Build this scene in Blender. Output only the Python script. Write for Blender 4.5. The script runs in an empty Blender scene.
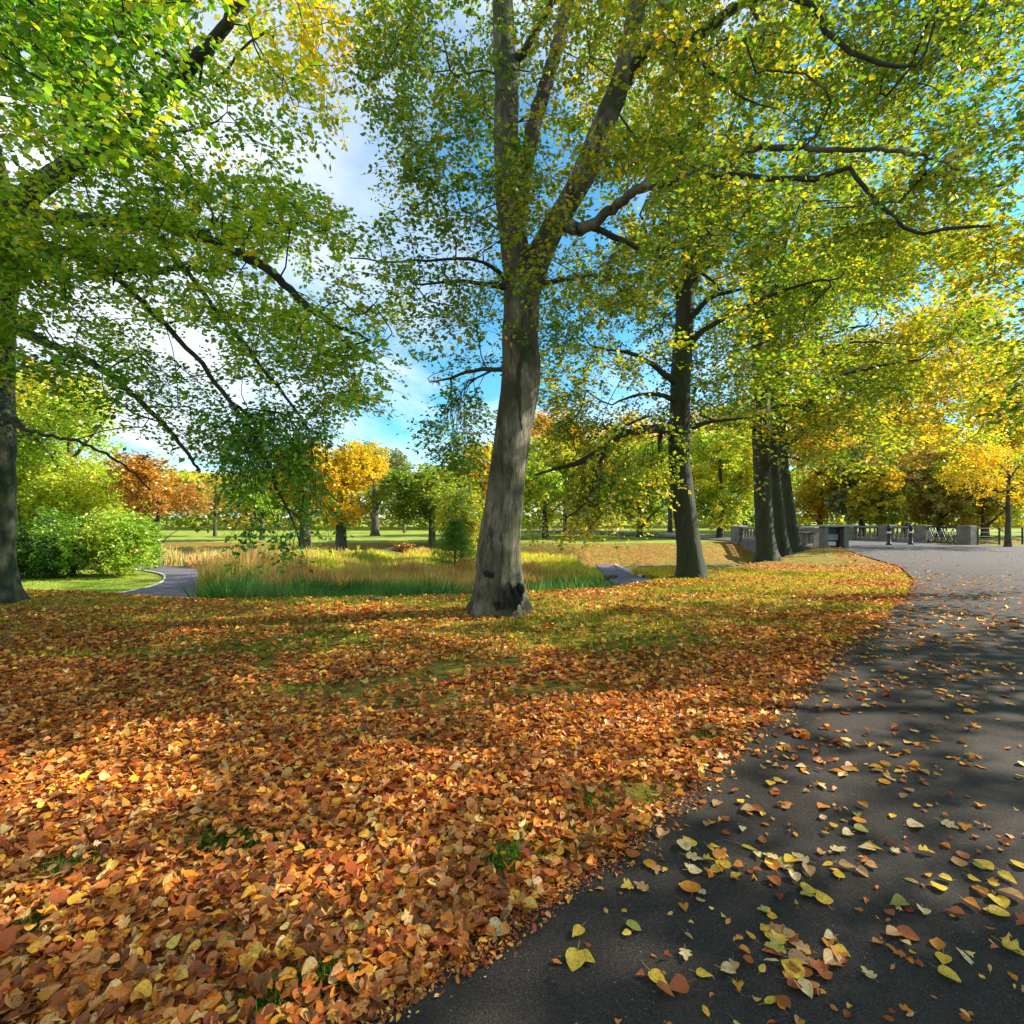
import bpy, math, random
import numpy as np
from mathutils import Vector

rng = np.random.default_rng(7)
random.seed(7)
scene = bpy.context.scene
col = scene.collection
F = 512.0
HZ = 520.0
CAMZ = 1.5

def P3(px, py, Y):
    """world point seen at pixel (px,py) at depth Y"""
    return np.array([(px - 512) / F * Y, Y, CAMZ - (py - HZ) / F * Y])

# ------------------------------------------------------------------ noise
def _hash(ix, iy, iz):
    h = (ix.astype(np.int64) * 374761393 + iy.astype(np.int64) * 668265263 + iz.astype(np.int64) * 2147483647) & 0xFFFFFFFF
    h = ((h ^ (h >> 13)) * 1274126177) & 0xFFFFFFFF
    h = h ^ (h >> 16)
    return (h & 0xFFFFFF) / float(0xFFFFFF)

def vnoise(p, scale=1.0, seed=0):
    p = np.asarray(p, dtype=float) * scale + seed * 17.31
    i = np.floor(p).astype(np.int64); f = p - i
    f = f * f * (3 - 2 * f)
    r = 0
    for dx in (0, 1):
        wx = f[..., 0] if dx else 1 - f[..., 0]
        for dy in (0, 1):
            wy = f[..., 1] if dy else 1 - f[..., 1]
            for dz in (0, 1):
                wz = f[..., 2] if dz else 1 - f[..., 2]
                r = r + wx * wy * wz * _hash(i[..., 0] + dx, i[..., 1] + dy, i[..., 2] + dz)
    return r

def fbm(p, scale=1.0, seed=0, oct=3):
    a, s, t, n = 0.5, scale, 0, 0
    for k in range(oct):
        t = t + a * vnoise(p, s, seed + k * 3); n += a; a *= 0.5; s *= 2.1
    return t / n

def sstep(a, b, x):
    t = np.clip((x - a) / (b - a), 0, 1)
    return t * t * (3 - 2 * t)

def norm(v):
    return v / np.maximum(np.linalg.norm(v, axis=-1, keepdims=True), 1e-9)

# ------------------------------------------------------------------ tagging and mesh building
def tag(o, label=None, cat=None, group=None, kind=None):
    if label: o['label'] = label
    if cat: o['category'] = cat
    if group: o['group'] = group
    if kind: o['kind'] = kind
    return o

def empty(name, loc, label=None, cat=None, group=None):
    o = bpy.data.objects.new(name, None); col.objects.link(o)
    o.location = tuple(float(c) for c in loc); o.empty_display_size = 0.3
    return tag(o, label, cat, group)

def mesh_np(name, V, loops, starts, mat=None, attrs=None, parent=None, flat=False):
    me = bpy.data.meshes.new(name)
    V = np.asarray(V, dtype=np.float32)
    if parent is not None:
        V = V - np.array(parent.location, dtype=np.float32)
    loops = np.asarray(loops, dtype=np.int32); starts = np.asarray(starts, dtype=np.int32)
    me.vertices.add(len(V)); me.vertices.foreach_set('co', V.ravel())
    me.loops.add(len(loops)); me.loops.foreach_set('vertex_index', loops)
    me.polygons.add(len(starts)); me.polygons.foreach_set('loop_start', starts)
    me.update(calc_edges=True)
    if attrs:
        for k, (dom, data) in attrs.items():
            data = np.asarray(data, dtype=np.float32)
            if data.ndim == 2:
                a = me.attributes.new(k, 'FLOAT_COLOR', dom)
                a.data.foreach_set('color', np.concatenate([data, np.ones((len(data), 1), np.float32)], 1).ravel())
            else:
                a = me.attributes.new(k, 'FLOAT', dom); a.data.foreach_set('value', data)
    if flat:
        me.shade_flat()
    if mat: me.materials.append(mat)
    o = bpy.data.objects.new(name, me); col.objects.link(o)
    if parent is not None: o.parent = parent
    return o

class MB:
    """collects boxes / tubes / prisms and links them as one mesh"""
    def __init__(s): s.V = []; s.L = []; s.S = []; s.n = 0; s.k = 0
    def add(s, V, faces):
        V = np.asarray(V, dtype=float)
        for f in faces:
            s.S.append(s.k); s.L.extend(int(i) + s.n for i in f); s.k += len(f)
        s.V.append(V); s.n += len(V)
    def box(s, c, size, rz=0.0, bev=0.0):
        x, y, z = [k / 2 for k in size]
        b = min(bev, x * .4, y * .4, z * .4)
        if b <= 0:
            v = np.array([[i, j, k] for k in (-z, z) for j in (-y, y) for i in (-x, x)])
            f = [(0, 2, 3, 1), (4, 5, 7, 6), (0, 1, 5, 4), (2, 6, 7, 3), (0, 4, 6, 2), (1, 3, 7, 5)]
        else:
            ring = lambda a, c_, zz: [[-a + 0, -c_, zz], [a, -c_, zz], [a, c_, zz], [-a, c_, zz]]
            v = np.array(ring(x - b, y - b, -z) + ring(x, y, -z + b) + ring(x, y, z - b) + ring(x - b, y - b, z))
            f = [(3, 2, 1, 0), (12, 13, 14, 15)]
            for r in range(3):
                for i in range(4):
                    j = (i + 1) % 4
                    f.append((r * 4 + i, r * 4 + j, r * 4 + 4 + j, r * 4 + 4 + i))
        R = np.array([[math.cos(rz), -math.sin(rz), 0], [math.sin(rz), math.cos(rz), 0], [0, 0, 1]])
        s.add(v @ R.T + np.array(c), f)
    def lathe(s, c, prof, n=12):
        v = []; f = []
        for r, z in prof:
            for i in range(n):
                a = 2 * math.pi * i / n
                v.append([c[0] + r * math.cos(a), c[1] + r * math.sin(a), c[2] + z])
        m = len(prof)
        for k in range(m - 1):
            for i in range(n):
                j = (i + 1) % n
                f.append((k * n + i, k * n + j, k * n + n + j, k * n + n + i))
        f.append(tuple(range(n))[::-1]); f.append(tuple((m - 1) * n + i for i in range(n)))
        s.add(v, f)
    def tube(s, P, R, n=6, cap=True, disp=None, twist=None):
        P = np.asarray(P, float); R = np.asarray(R, float); m = len(P)
        T = np.zeros_like(P); T[1:-1] = P[2:] - P[:-2]; T[0] = P[1] - P[0]; T[-1] = P[-1] - P[-2]
        T = norm(T)
        ref = np.array([1., 0, 0]) if abs(T[0][0]) < .8 else np.array([0, 1., 0])
        U = norm(np.cross(T[0], ref))
        a = np.arange(n) * 2 * math.pi / n
        ca, sa = np.cos(a)[:, None], np.sin(a)[:, None]
        out = np.empty((m, n, 3))
        for k in range(m):
            U = U - T[k] * np.dot(U, T[k]); U = U / (np.linalg.norm(U) + 1e-9)
            W = np.cross(T[k], U)
            d = ca * U + sa * W
            out[k] = P[k] + d * R[k]
            if disp is not None:
                out[k] += d * disp(P[k] + d * R[k], d, R[k])[:, None]
        V = out.reshape(-1, 3)
        f = []
        for k in range(m - 1):
            o = k * n
            for i in range(n):
                j = (i + 1) % n
                f.append((o + i, o + j, o + n + j, o + n + i))
        if cap: f.append(tuple(range((m - 1) * n, m * n)))
        s.add(V, f)
    def build(s, name, mat, parent=None, flat=False, attrs=None):
        return mesh_np(name, np.concatenate(s.V), s.L, s.S, mat, attrs, parent, flat)

# ------------------------------------------------------------------ materials
def new_mat(name):
    m = bpy.data.materials.new(name); m.use_nodes = True
    nt = m.node_tree; nt.nodes.clear()
    out = nt.nodes.new('ShaderNodeOutputMaterial')
    return m, nt, out

def N(nt, typ, **kw):
    n = nt.nodes.new(typ)
    for k, v in kw.items():
        if k.startswith('i_'): n.inputs[k[2:].replace('_', ' ')].default_value = v
        else: setattr(n, k, v)
    return n

def ramp(nt, stops, fac=None, mode='LINEAR'):
    r = nt.nodes.new('ShaderNodeValToRGB'); r.color_ramp.interpolation = mode
    e = r.color_ramp.elements
    while len(e) > 1: e.remove(e[-1])
    e[0].position = stops[0][0]; e[0].color = (*stops[0][1], 1)
    for p, c in stops[1:]:
        k = e.new(p); k.color = (*c, 1)
    if fac is not None: nt.links.new(fac, r.inputs['Fac'])
    return r.outputs['Color']

def mixc(nt, fac, a, b, blend='MIX'):
    m = nt.nodes.new('ShaderNodeMix'); m.data_type = 'RGBA'; m.blend_type = blend; m.clamp_factor = True
    for s, v in ((m.inputs[0], fac), (m.inputs[6], a), (m.inputs[7], b)):
        if hasattr(v, 'default_value') or hasattr(v, 'is_linked'): nt.links.new(v, s)
        elif isinstance(v, tuple): s.default_value = (*v, 1)
        else: s.default_value = v
    return m.outputs[2]

def math_n(nt, op, a, b=0.0):
    m = nt.nodes.new('ShaderNodeMath'); m.operation = op
    for s, v in ((m.inputs[0], a), (m.inputs[1], b)):
        if hasattr(v, 'is_linked'): nt.links.new(v, s)
        else: s.default_value = v
    return m.outputs[0]

def noise_n(nt, scale, detail=3, rough=.5, vec=None, dist=0.0):
    n = nt.nodes.new('ShaderNodeTexNoise'); n.inputs['Scale'].default_value = scale
    n.inputs['Detail'].default_value = detail; n.inputs['Roughness'].default_value = rough
    n.inputs['Distortion'].default_value = dist
    if vec is not None: nt.links.new(vec, n.inputs['Vector'])
    return n.outputs['Fac']

def geo_pos(nt):
    return nt.nodes.new('ShaderNodeNewGeometry').outputs['Position']

def scale_vec(nt, v, s):
    m = nt.nodes.new('ShaderNodeMapping'); m.inputs['Scale'].default_value = s
    nt.links.new(v, m.inputs['Vector']); return m.outputs['Vector']

def leaf_mat(name, stops=None, trans=0.5, gloss=0.05, attr='cv', mottle=False):
    """thin leaf: diffuse + translucent, hue per leaf from an attribute"""
    m, nt, out = new_mat(name)
    at = nt.nodes.new('ShaderNodeAttribute'); at.attribute_name = attr
    c = ramp(nt, stops, at.outputs['Fac']) if stops else at.outputs['Color']
    if mottle:
        ps = geo_pos(nt)
        c = mixc(nt, ramp(nt, [(.34, (.6, .6, .6)), (.56, (0, 0, 0))], noise_n(nt, 75, 4, .7, ps)), c, (.34, .13, .03))
        c = mixc(nt, ramp(nt, [(.60, (0, 0, 0)), (.68, (.8, .8, .8))], noise_n(nt, 140, 3, .6, ps)), c, (.09, .035, .015))
    d = nt.nodes.new('ShaderNodeBsdfDiffuse'); nt.links.new(c, d.inputs['Color'])
    t = nt.nodes.new('ShaderNodeBsdfTranslucent')
    tc = mixc(nt, 1.0, c, (1.55, 1.28, 0.7), 'MULTIPLY')
    nt.links.new(tc, t.inputs['Color'])
    mx = nt.nodes.new('ShaderNodeMixShader'); mx.inputs[0].default_value = trans
    nt.links.new(d.outputs[0], mx.inputs[1]); nt.links.new(t.outputs[0], mx.inputs[2])
    last = mx.outputs[0]
    if gloss > 0:
        g = nt.nodes.new('ShaderNodeBsdfGlossy'); g.inputs['Roughness'].default_value = .42
        g.inputs['Color'].default_value = (1, .95, .85, 1)
        m2 = nt.nodes.new('ShaderNodeMixShader'); m2.inputs[0].default_value = gloss
        nt.links.new(last, m2.inputs[1]); nt.links.new(g.outputs[0], m2.inputs[2]); last = m2.outputs[0]
    nt.links.new(last, out.inputs['Surface'])
    return m

def solid(name, c1, c2=None, scale=8, rough=.8, bump=0.2, metal=0, detail=5, stretch=(1, 1, 1)):
    m, nt, out = new_mat(name)
    b = nt.nodes.new('ShaderNodeBsdfPrincipled'); b.inputs['Roughness'].default_value = rough; b.inputs['Metallic'].default_value = metal
    v = scale_vec(nt, geo_pos(nt), stretch)
    n = noise_n(nt, scale, detail, .6, v)
    c = ramp(nt, [(.3, c1), (.7, c2 or c1)], n)
    nt.links.new(c, b.inputs['Base Color'])
    if bump:
        bm = nt.nodes.new('ShaderNodeBump'); bm.inputs['Strength'].default_value = bump; bm.inputs['Distance'].default_value = .02
        nt.links.new(noise_n(nt, scale * 4, 4, .6, v), bm.inputs['Height']); nt.links.new(bm.outputs[0], b.inputs['Normal'])
    nt.links.new(b.outputs[0], out.inputs['Surface'])
    return m

def bark_mat(name, base, dark, moss, moss_amt=.5, scale=1.0):
    m, nt, out = new_mat(name)
    b = nt.nodes.new('ShaderNodeBsdfPrincipled'); b.inputs['Roughness'].default_value = .85
    pos = geo_pos(nt)
    v1 = scale_vec(nt, pos, (1, 1, .35)); v2 = scale_vec(nt, pos, (1, 1, .12))
    n1 = noise_n(nt, 5 * scale, 5, .65, v1, .6)
    n2 = noise_n(nt, 16 * scale, 5, .7, v2)
    n3 = noise_n(nt, 1.6 * scale, 4, .6, pos, .4)
    lich = noise_n(nt, 22 * scale, 3, .5, pos)
    c = ramp(nt, [(.36, dark), (.47, tuple(k * .6 for k in base)), (.58, base), (.72, tuple(min(1, k * 1.5) for k in base))], n1)
    c = mixc(nt, ramp(nt, [(.45 - .1 * moss_amt, (0, 0, 0)), (.7 - .15 * moss_amt, (1, 1, 1))], n3), c, moss)
    c = mixc(nt, ramp(nt, [(.30, (1, 1, 1)), (.46, (0, 0, 0))], n2), c, dark)
    nt.links.new(c, b.inputs['Base Color'])
    bm = nt.nodes.new('ShaderNodeBump'); bm.inputs['Strength'].default_value = 1.0; bm.inputs['Distance'].default_value = .05
    h = math_n(nt, 'ADD', math_n(nt, 'MULTIPLY', n1, .5), n2)
    nt.links.new(h, bm.inputs['Height']); nt.links.new(bm.outputs[0], b.inputs['Normal'])
    nt.links.new(b.outputs[0], out.inputs['Surface'])
    return m

# ------------------------------------------------------------------ world, sun, camera
SUN_EL, SUN_AZ_FWD = math.radians(33), math.radians(13)      # azimuth: degrees forward from +X
sdir = Vector((math.cos(SUN_EL) * math.cos(SUN_AZ_FWD), math.cos(SUN_EL) * math.sin(SUN_AZ_FWD), math.sin(SUN_EL)))
w = bpy.data.worlds.new('World'); scene.world = w; w.use_nodes = True
nt = w.node_tree; nt.nodes.clear()
out = nt.nodes.new('ShaderNodeOutputWorld'); bg = nt.nodes.new('ShaderNodeBackground')
sky = nt.nodes.new('ShaderNodeTexSky'); sky.sky_type = 'NISHITA'; sky.sun_disc = False
sky.sun_elevation = SUN_EL; sky.sun_rotation = math.radians(90) - SUN_AZ_FWD
sky.dust_density = .4; sky.ozone_density = 3.0; sky.air_density = 1.0
tc = nt.nodes.new('ShaderNodeTexCoord')
sep = nt.nodes.new('ShaderNodeSeparateXYZ'); nt.links.new(tc.outputs['Generated'], sep.inputs[0])
den = math_n(nt, 'ADD', math_n(nt, 'MAXIMUM', sep.outputs['Z'], 0.0), .16)
cx = math_n(nt, 'DIVIDE', sep.outputs['X'], den); cy = math_n(nt, 'DIVIDE', sep.outputs['Y'], den)
comb = nt.nodes.new('ShaderNodeCombineXYZ'); nt.links.new(cx, comb.inputs[0]); nt.links.new(cy, comb.inputs[1])
cmap = nt.nodes.new('ShaderNodeMapping'); cmap.inputs['Location'].default_value = (1.3, 0.45, 0); cmap.inputs['Scale'].default_value = (1, .8, 1)
nt.links.new(comb.outputs[0], cmap.inputs['Vector'])
cn = math_n(nt, 'SUBTRACT', noise_n(nt, 0.75, 7, .58, cmap.outputs['Vector'], .5), math_n(nt, 'MULTIPLY', sep.outputs['X'], .10))
cf = ramp(nt, [(.41, (0, 0, 0)), (.60, (1, 1, 1))], cn)
skyc = mixc(nt, 1.0, sky.outputs[0], (.52, 1.08, 1.12), 'MULTIPLY')
cc = mixc(nt, math_n(nt, 'MULTIPLY', cf, .93), skyc, (5.3, 5.6, 6.1))
nt.links.new(cc, bg.inputs['Color']); bg.inputs['Strength'].default_value = .1
nt.links.new(bg.outputs[0], out.inputs['Surface'])

sd = bpy.data.lights.new('sun', 'SUN'); sd.energy = 5.0; sd.angle = math.radians(.5); sd.color = (1.0, .93, .80)
so = bpy.data.objects.new('sun', sd); col.objects.link(so); so.location = (20, 0, 30)
so.rotation_euler = (-sdir).to_track_quat('-Z', 'Y').to_euler()

cam = bpy.data.cameras.new('camera'); cam.lens = 18; cam.sensor_width = 36; cam.shift_y = 8 / 1024
cam.clip_end = 2000; cam.clip_start = .05
co = bpy.data.objects.new('camera', cam); col.objects.link(co)
co.location = (0, 0, CAMZ); co.rotation_euler = (math.radians(90), 0, 0)
scene.camera = co
vs = scene.view_settings
vs.view_transform = 'Standard'; vs.look = 'None'; vs.gamma = 1; vs.exposure = 1.25; vs.use_curve_mapping = False
scene.cycles.max_bounces = 5; scene.cycles.diffuse_bounces = 3; scene.cycles.transmission_bounces = 4
scene.cycles.glossy_bounces = 2; scene.cycles.transparent_max_bounces = 4
scene.cycles.use_denoising = True
scene.cycles.sample_clamp_indirect = 8

# ------------------------------------------------------------------ terrain
CX = np.array([-60, -30, -11, -5.6, -.8, 2.1, 4.4, 8.7, 13, 17, 22, 30, 60])
CY = np.array([20, 14, 10.8, 9.6, 10.0, 11, 13.6, 18, 23, 28.5, 29.5, 32, 40])
FX = np.array([-60, -5, 4, 10, 16, 30, 60])
FT = np.array([44, 42, 33, 34, 37, 39, 46.])      # far bank top
FF = np.array([39, 38, 27.5, 29, 32.5, 35, 40.])   # far bank foot
def ground(x, y):
    x = np.asarray(x, float); y = np.asarray(y, float)
    yc = np.interp(x, CX, CY); ft = np.interp(x, FX, FT); ff = np.interp(x, FX, FF)
    D = .5 + .55 * sstep(-9.5, -5.5, x) + .25 * sstep(12, 16, x)
    D = D + .45 * sstep(24, 28, y) * sstep(-8, -14, x)
    t1 = sstep(0, 1, (y - yc) / (2.2 + .6 * sstep(4, 12, x)))
    t2 = sstep(0, 1, (y - ff) / (ft - ff))
    zt = -.4 + .35 * sstep(-5, 3, x)
    z = -D * t1 * (1 - t2) + zt * t2 * t1
    p = np.stack([x, y, x * 0], -1)
    roll = (fbm(p, .35, 5, 2) - .5) * .10 * sstep(1.2, 3, road_dist(x, y))
    # distant rise
    z = z + 3.0 * sstep(90, 260, y)
    return z + roll * sstep(60, 30, y)

RL = np.array([[-2.6, -4], [-1.6, -1], [-1.05, .6], [-.50, 1.52], [-.16, 1.765], [.15, 2.08], [.5, 2.36], [1.03, 2.95], [1.63, 3.66], [2.5, 4.52],
               [3.55, 5.69], [5.5, 7.68], [7.9, 10.2], [10.05, 12.8], [12.4, 16.3], [15.6, 23.3], [17.7, 27.4], [18.6, 29], [16.4, 36], [14, 43], [9, 56], [0, 75]])
RR = np.array([[5.5, -4], [6.5, -1], [7.8, 1.5], [9, 3.2], [10, 4.5], [11, 5.8], [12, 7], [13.4, 8.8], [15, 10.8], [16.8, 13],
               [19, 15.6], [21.5, 18.6], [24, 21.5], [26.5, 24.4], [28.4, 26.8], [29.2, 29], [28, 30.2], [27.5, 31.2], [25.2, 38], [22.5, 45], [17, 60], [8, 82]])
def _seg_dist(x, y, P):
    d = np.full(np.shape(x), 1e9)
    for a, b in zip(P[:-1], P[1:]):
        ab = b - a; L = ab @ ab
        t = np.clip(((x - a[0]) * ab[0] + (y - a[1]) * ab[1]) / L, 0, 1)
        d = np.minimum(d, np.hypot(x - a[0] - t * ab[0], y - a[1] - t * ab[1]))
    return d
def _inside(x, y, poly):
    c = np.zeros(np.shape(x), bool)
    n = len(poly)
    for i in range(n):
        x1, y1 = poly[i]; x2, y2 = poly[(i + 1) % n]
        if y1 == y2: continue
        m = ((y1 > y) != (y2 > y)) & (x < (x2 - x1) * (y - y1) / (y2 - y1) + x1)
        c ^= m
    return c
RPOLY = np.concatenate([RL, RR[::-1]])
def road_dist(x, y):
    """positive off the road"""
    x = np.asarray(x, float); y = np.asarray(y, float)
    d = np.minimum(_seg_dist(x, y, RL), _seg_dist(x, y, RR))
    return np.where(_inside(x, y, RPOLY), -d, d)

def grid_mesh(xs_fn, rows, cols):
    U, Yv = np.meshgrid(cols, rows)
    X = xs_fn(U, Yv)
    return X, Yv
rows = np.concatenate([np.linspace(-12, -1, 12), np.linspace(-.5, 16, 120), np.linspace(16.3, 48, 110), np.geomspace(49, 1500, 40)])
cols = np.linspace(-1, 1, 261)
X, Y = grid_mesh(lambda u, y: np.sign(u) * np.abs(u) ** 1.25 * (14 + np.maximum(y, 0) * 1.9), rows, cols)
Z = ground(X, Y)
rd = road_dist(X, Y)
Z = Z - .05 * sstep(.25, -.15, rd)
def floor_mask(x, y):
    yc = np.interp(x, CX, CY); ff = np.interp(x, FX, FF)
    return sstep(.3, 2.0, y - yc) * sstep(1.5, -1, y - ff)
# places where the grass shows through the leaves
BARE = [(235, 845, 55, 11), (60, 868, 28, 9), (150, 702, 80, 9), (290, 688, 60, 7), (508, 856, 14, 9), (592, 802, 12, 8), (30, 928, 16, 14), (268, 1006, 18, 12), (330, 978, 14, 9),
        (700, 738, 18, 6), (840, 640, 22, 5), (425, 742, 40, 5), (560, 690, 60, 5), (620, 640, 90, 5), (330, 645, 80, 5), (90, 655, 60, 4), (720, 605, 90, 4)]
def litter_field(x, y):
    p = np.stack([x, y * 1.0, x * 0], -1)
    n = fbm(np.stack([x * .55, y * 1.1, x * 0], -1), .8, 11, 3)
    rdl = road_dist(x, y)
    dens = .55 + .8 * sstep(5.6, 3.6, y) - .02 * y
    dens = dens + .55 * sstep(2.0, .3, np.abs(rdl)) * (y > 3) 
    dens = dens + (n - .5) * 4.2
    dens = dens - .04 * sstep(5.0, 6.4, y)
    for (px, py, rx, ry) in BARE:
        Yd = 1.5 * 512 / (py - 520); sx = rx / F * Yd; sy = ry * Yd * Yd / (1.5 * 512)
        dens = dens - (1.3 if py > 720 else .75) * np.exp(-((x - (px - 512) / F * Yd) / sx) ** 2 - ((y - Yd) / sy) ** 2)
    patch = fbm(p, 1.5, 3, 2)
    dens = np.where(patch < .27, dens - .9, dens)
    return np.clip(dens, 0.10, 1.2) * (1 - .93 * floor_mask(x, y))
LIT = litter_field(X, Y)
ft = np.interp(X, FX, FT); ff = np.interp(X, FX, FF)
bank = sstep(-.5, 1, Y - ff) * sstep(1.5, 0, Y - ft)
LIT = np.where(Y > 20, np.clip(bank * (fbm(np.stack([X, Y, X * 0], -1), .5, 21) * 2.6 - .95), 0, .6) + LIT * sstep(32, 20, Y) * (X > 5), LIT)
lawnm = np.clip(sstep(0, 1.5, Y - ft) + sstep(-7.2, -9, X) * sstep(.8, 2.2, Y - np.interp(X, CX, CY)) * (Y < 30), 0, 1)
nr, nc = X.shape
idx = np.arange(nr * nc).reshape(nr, nc)
q = np.stack([idx[:-1, :-1], idx[:-1, 1:], idx[1:, 1:], idx[1:, :-1]], -1).reshape(-1, 4)
V = np.stack([X, Y, Z], -1).reshape(-1, 3)

m, nt, out = new_mat('ground_material')
b = nt.nodes.new('ShaderNodeBsdfPrincipled'); b.inputs['Roughness'].default_value = .95; b.inputs['Specular IOR Level'].default_value = .15
pos = geo_pos(nt)
at = nt.nodes.new('ShaderNodeAttribute'); at.attribute_name = 'litter'
al = nt.nodes.new('ShaderNodeAttribute'); al.attribute_name = 'lawn'
am = nt.nodes.new('ShaderNodeAttribute'); am.attribute_name = 'marsh'
grass = ramp(nt, [(.3, (.06, .085, .012)), (.5, (.19, .17, .022)), (.7, (.38, .30, .04))], noise_n(nt, 3.0, 6, .7, pos))
lawn = ramp(nt, [(.3, (.12, .17, .025)), (.5, (.22, .28, .035)), (.7, (.36, .36, .06))], noise_n(nt, .6, 6, .65, pos))
gr = mixc(nt, al.outputs['Fac'], grass, lawn)
marsh = ramp(nt, [(.3, (.05, .06, .02)), (.7, (.16, .15, .05))], noise_n(nt, 1.5, 4, .6, pos))
gr = mixc(nt, am.outputs['Fac'], gr, marsh)
vor = nt.nodes.new('ShaderNodeTexVoronoi'); vor.inputs['Scale'].default_value = 24
wv = nt.nodes.new('ShaderNodeVectorMath'); wv.operation = 'MULTIPLY_ADD'; nz = nt.nodes.new('ShaderNodeTexNoise'); nz.inputs['Scale'].default_value = 22; nz.inputs['Detail'].default_value = 3
nt.links.new(pos, nz.inputs['Vector']); nt.links.new(nz.outputs['Color'], wv.inputs[0]); wv.inputs[1].default_value = (.07, .07, .07); nt.links.new(pos, wv.inputs[2]); nt.links.new(wv.outputs[0], vor.inputs['Vector'])
sepc = nt.nodes.new('ShaderNodeSeparateColor'); nt.links.new(vor.outputs['Color'], sepc.inputs[0])
lf = ramp(nt, [(0, (.10, .03, .01)), (.3, (.25, .07, .015)), (.55, (.42, .14, .02)), (.8, (.5, .25, .05)), (1, (.6, .4, .08))], sepc.outputs[0])
pres = math_n(nt, 'LESS_THAN', sepc.outputs[1], math_n(nt, 'MULTIPLY', at.outputs['Fac'], .8))
under = mixc(nt, math_n(nt, 'MULTIPLY', at.outputs['Fac'], .8), gr, (.10, .05, .016))
cg = mixc(nt, pres, under, lf)
nt.links.new(cg, b.inputs['Base Color'])
bm = nt.nodes.new('ShaderNodeBump'); bm.inputs['Strength'].default_value = .6; bm.inputs['Distance'].default_value = .05
nt.links.new(noise_n(nt, 18, 4, .7, pos), bm.inputs['Height']); nt.links.new(bm.outputs[0], b.inputs['Normal'])
nt.links.new(b.outputs[0], out.inputs['Surface'])
g = mesh_np('ground', V, q.ravel(), np.arange(len(q)) * 4, m,
            {'litter': ('POINT', LIT.ravel()), 'lawn': ('POINT', lawnm.ravel()), 'marsh': ('POINT', (floor_mask(X, Y) * sstep(-8.5, -6, X) + floor_mask(X, Y) * sstep(25, 28, Y) * (X < -6)).ravel().clip(0, 1))})
tag(g, kind='structure')

# roads and paths -------------------------------------------------------------
def resample(P, n):
    P = np.asarray(P, float); d = np.r_[0, np.cumsum(np.linalg.norm(np.diff(P, axis=0), axis=1))]
    t = np.linspace(0, d[-1], n)
    return np.stack([np.interp(t, d, P[:, k]) for k in range(P.shape[1])], 1)
def smooth(P, it=2):
    P = np.asarray(P, float)
    for _ in range(it):
        Q = [P[0]]
        for a, b_ in zip(P[:-1], P[1:]): Q += [a * .75 + b_ * .25, a * .25 + b_ * .75]
        Q.append(P[-1]); P = np.array(Q)
    return P
def strip(L, R, cross, zf):
    t = np.linspace(0, 1, cross)[None, :, None]
    G = L[:, None, :] * (1 - t) + R[:, None, :] * t
    z = zf(G[..., 0], G[..., 1])
    V = np.concatenate([G, z[..., None]], -1)
    n, c = G.shape[:2]; ii = np.arange(n * c).reshape(n, c)
    q = np.stack([ii[:-1, :-1], ii[:-1, 1:], ii[1:, 1:], ii[1:, :-1]], -1).reshape(-1, 4)
    return V.reshape(-1, 3), q
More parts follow.
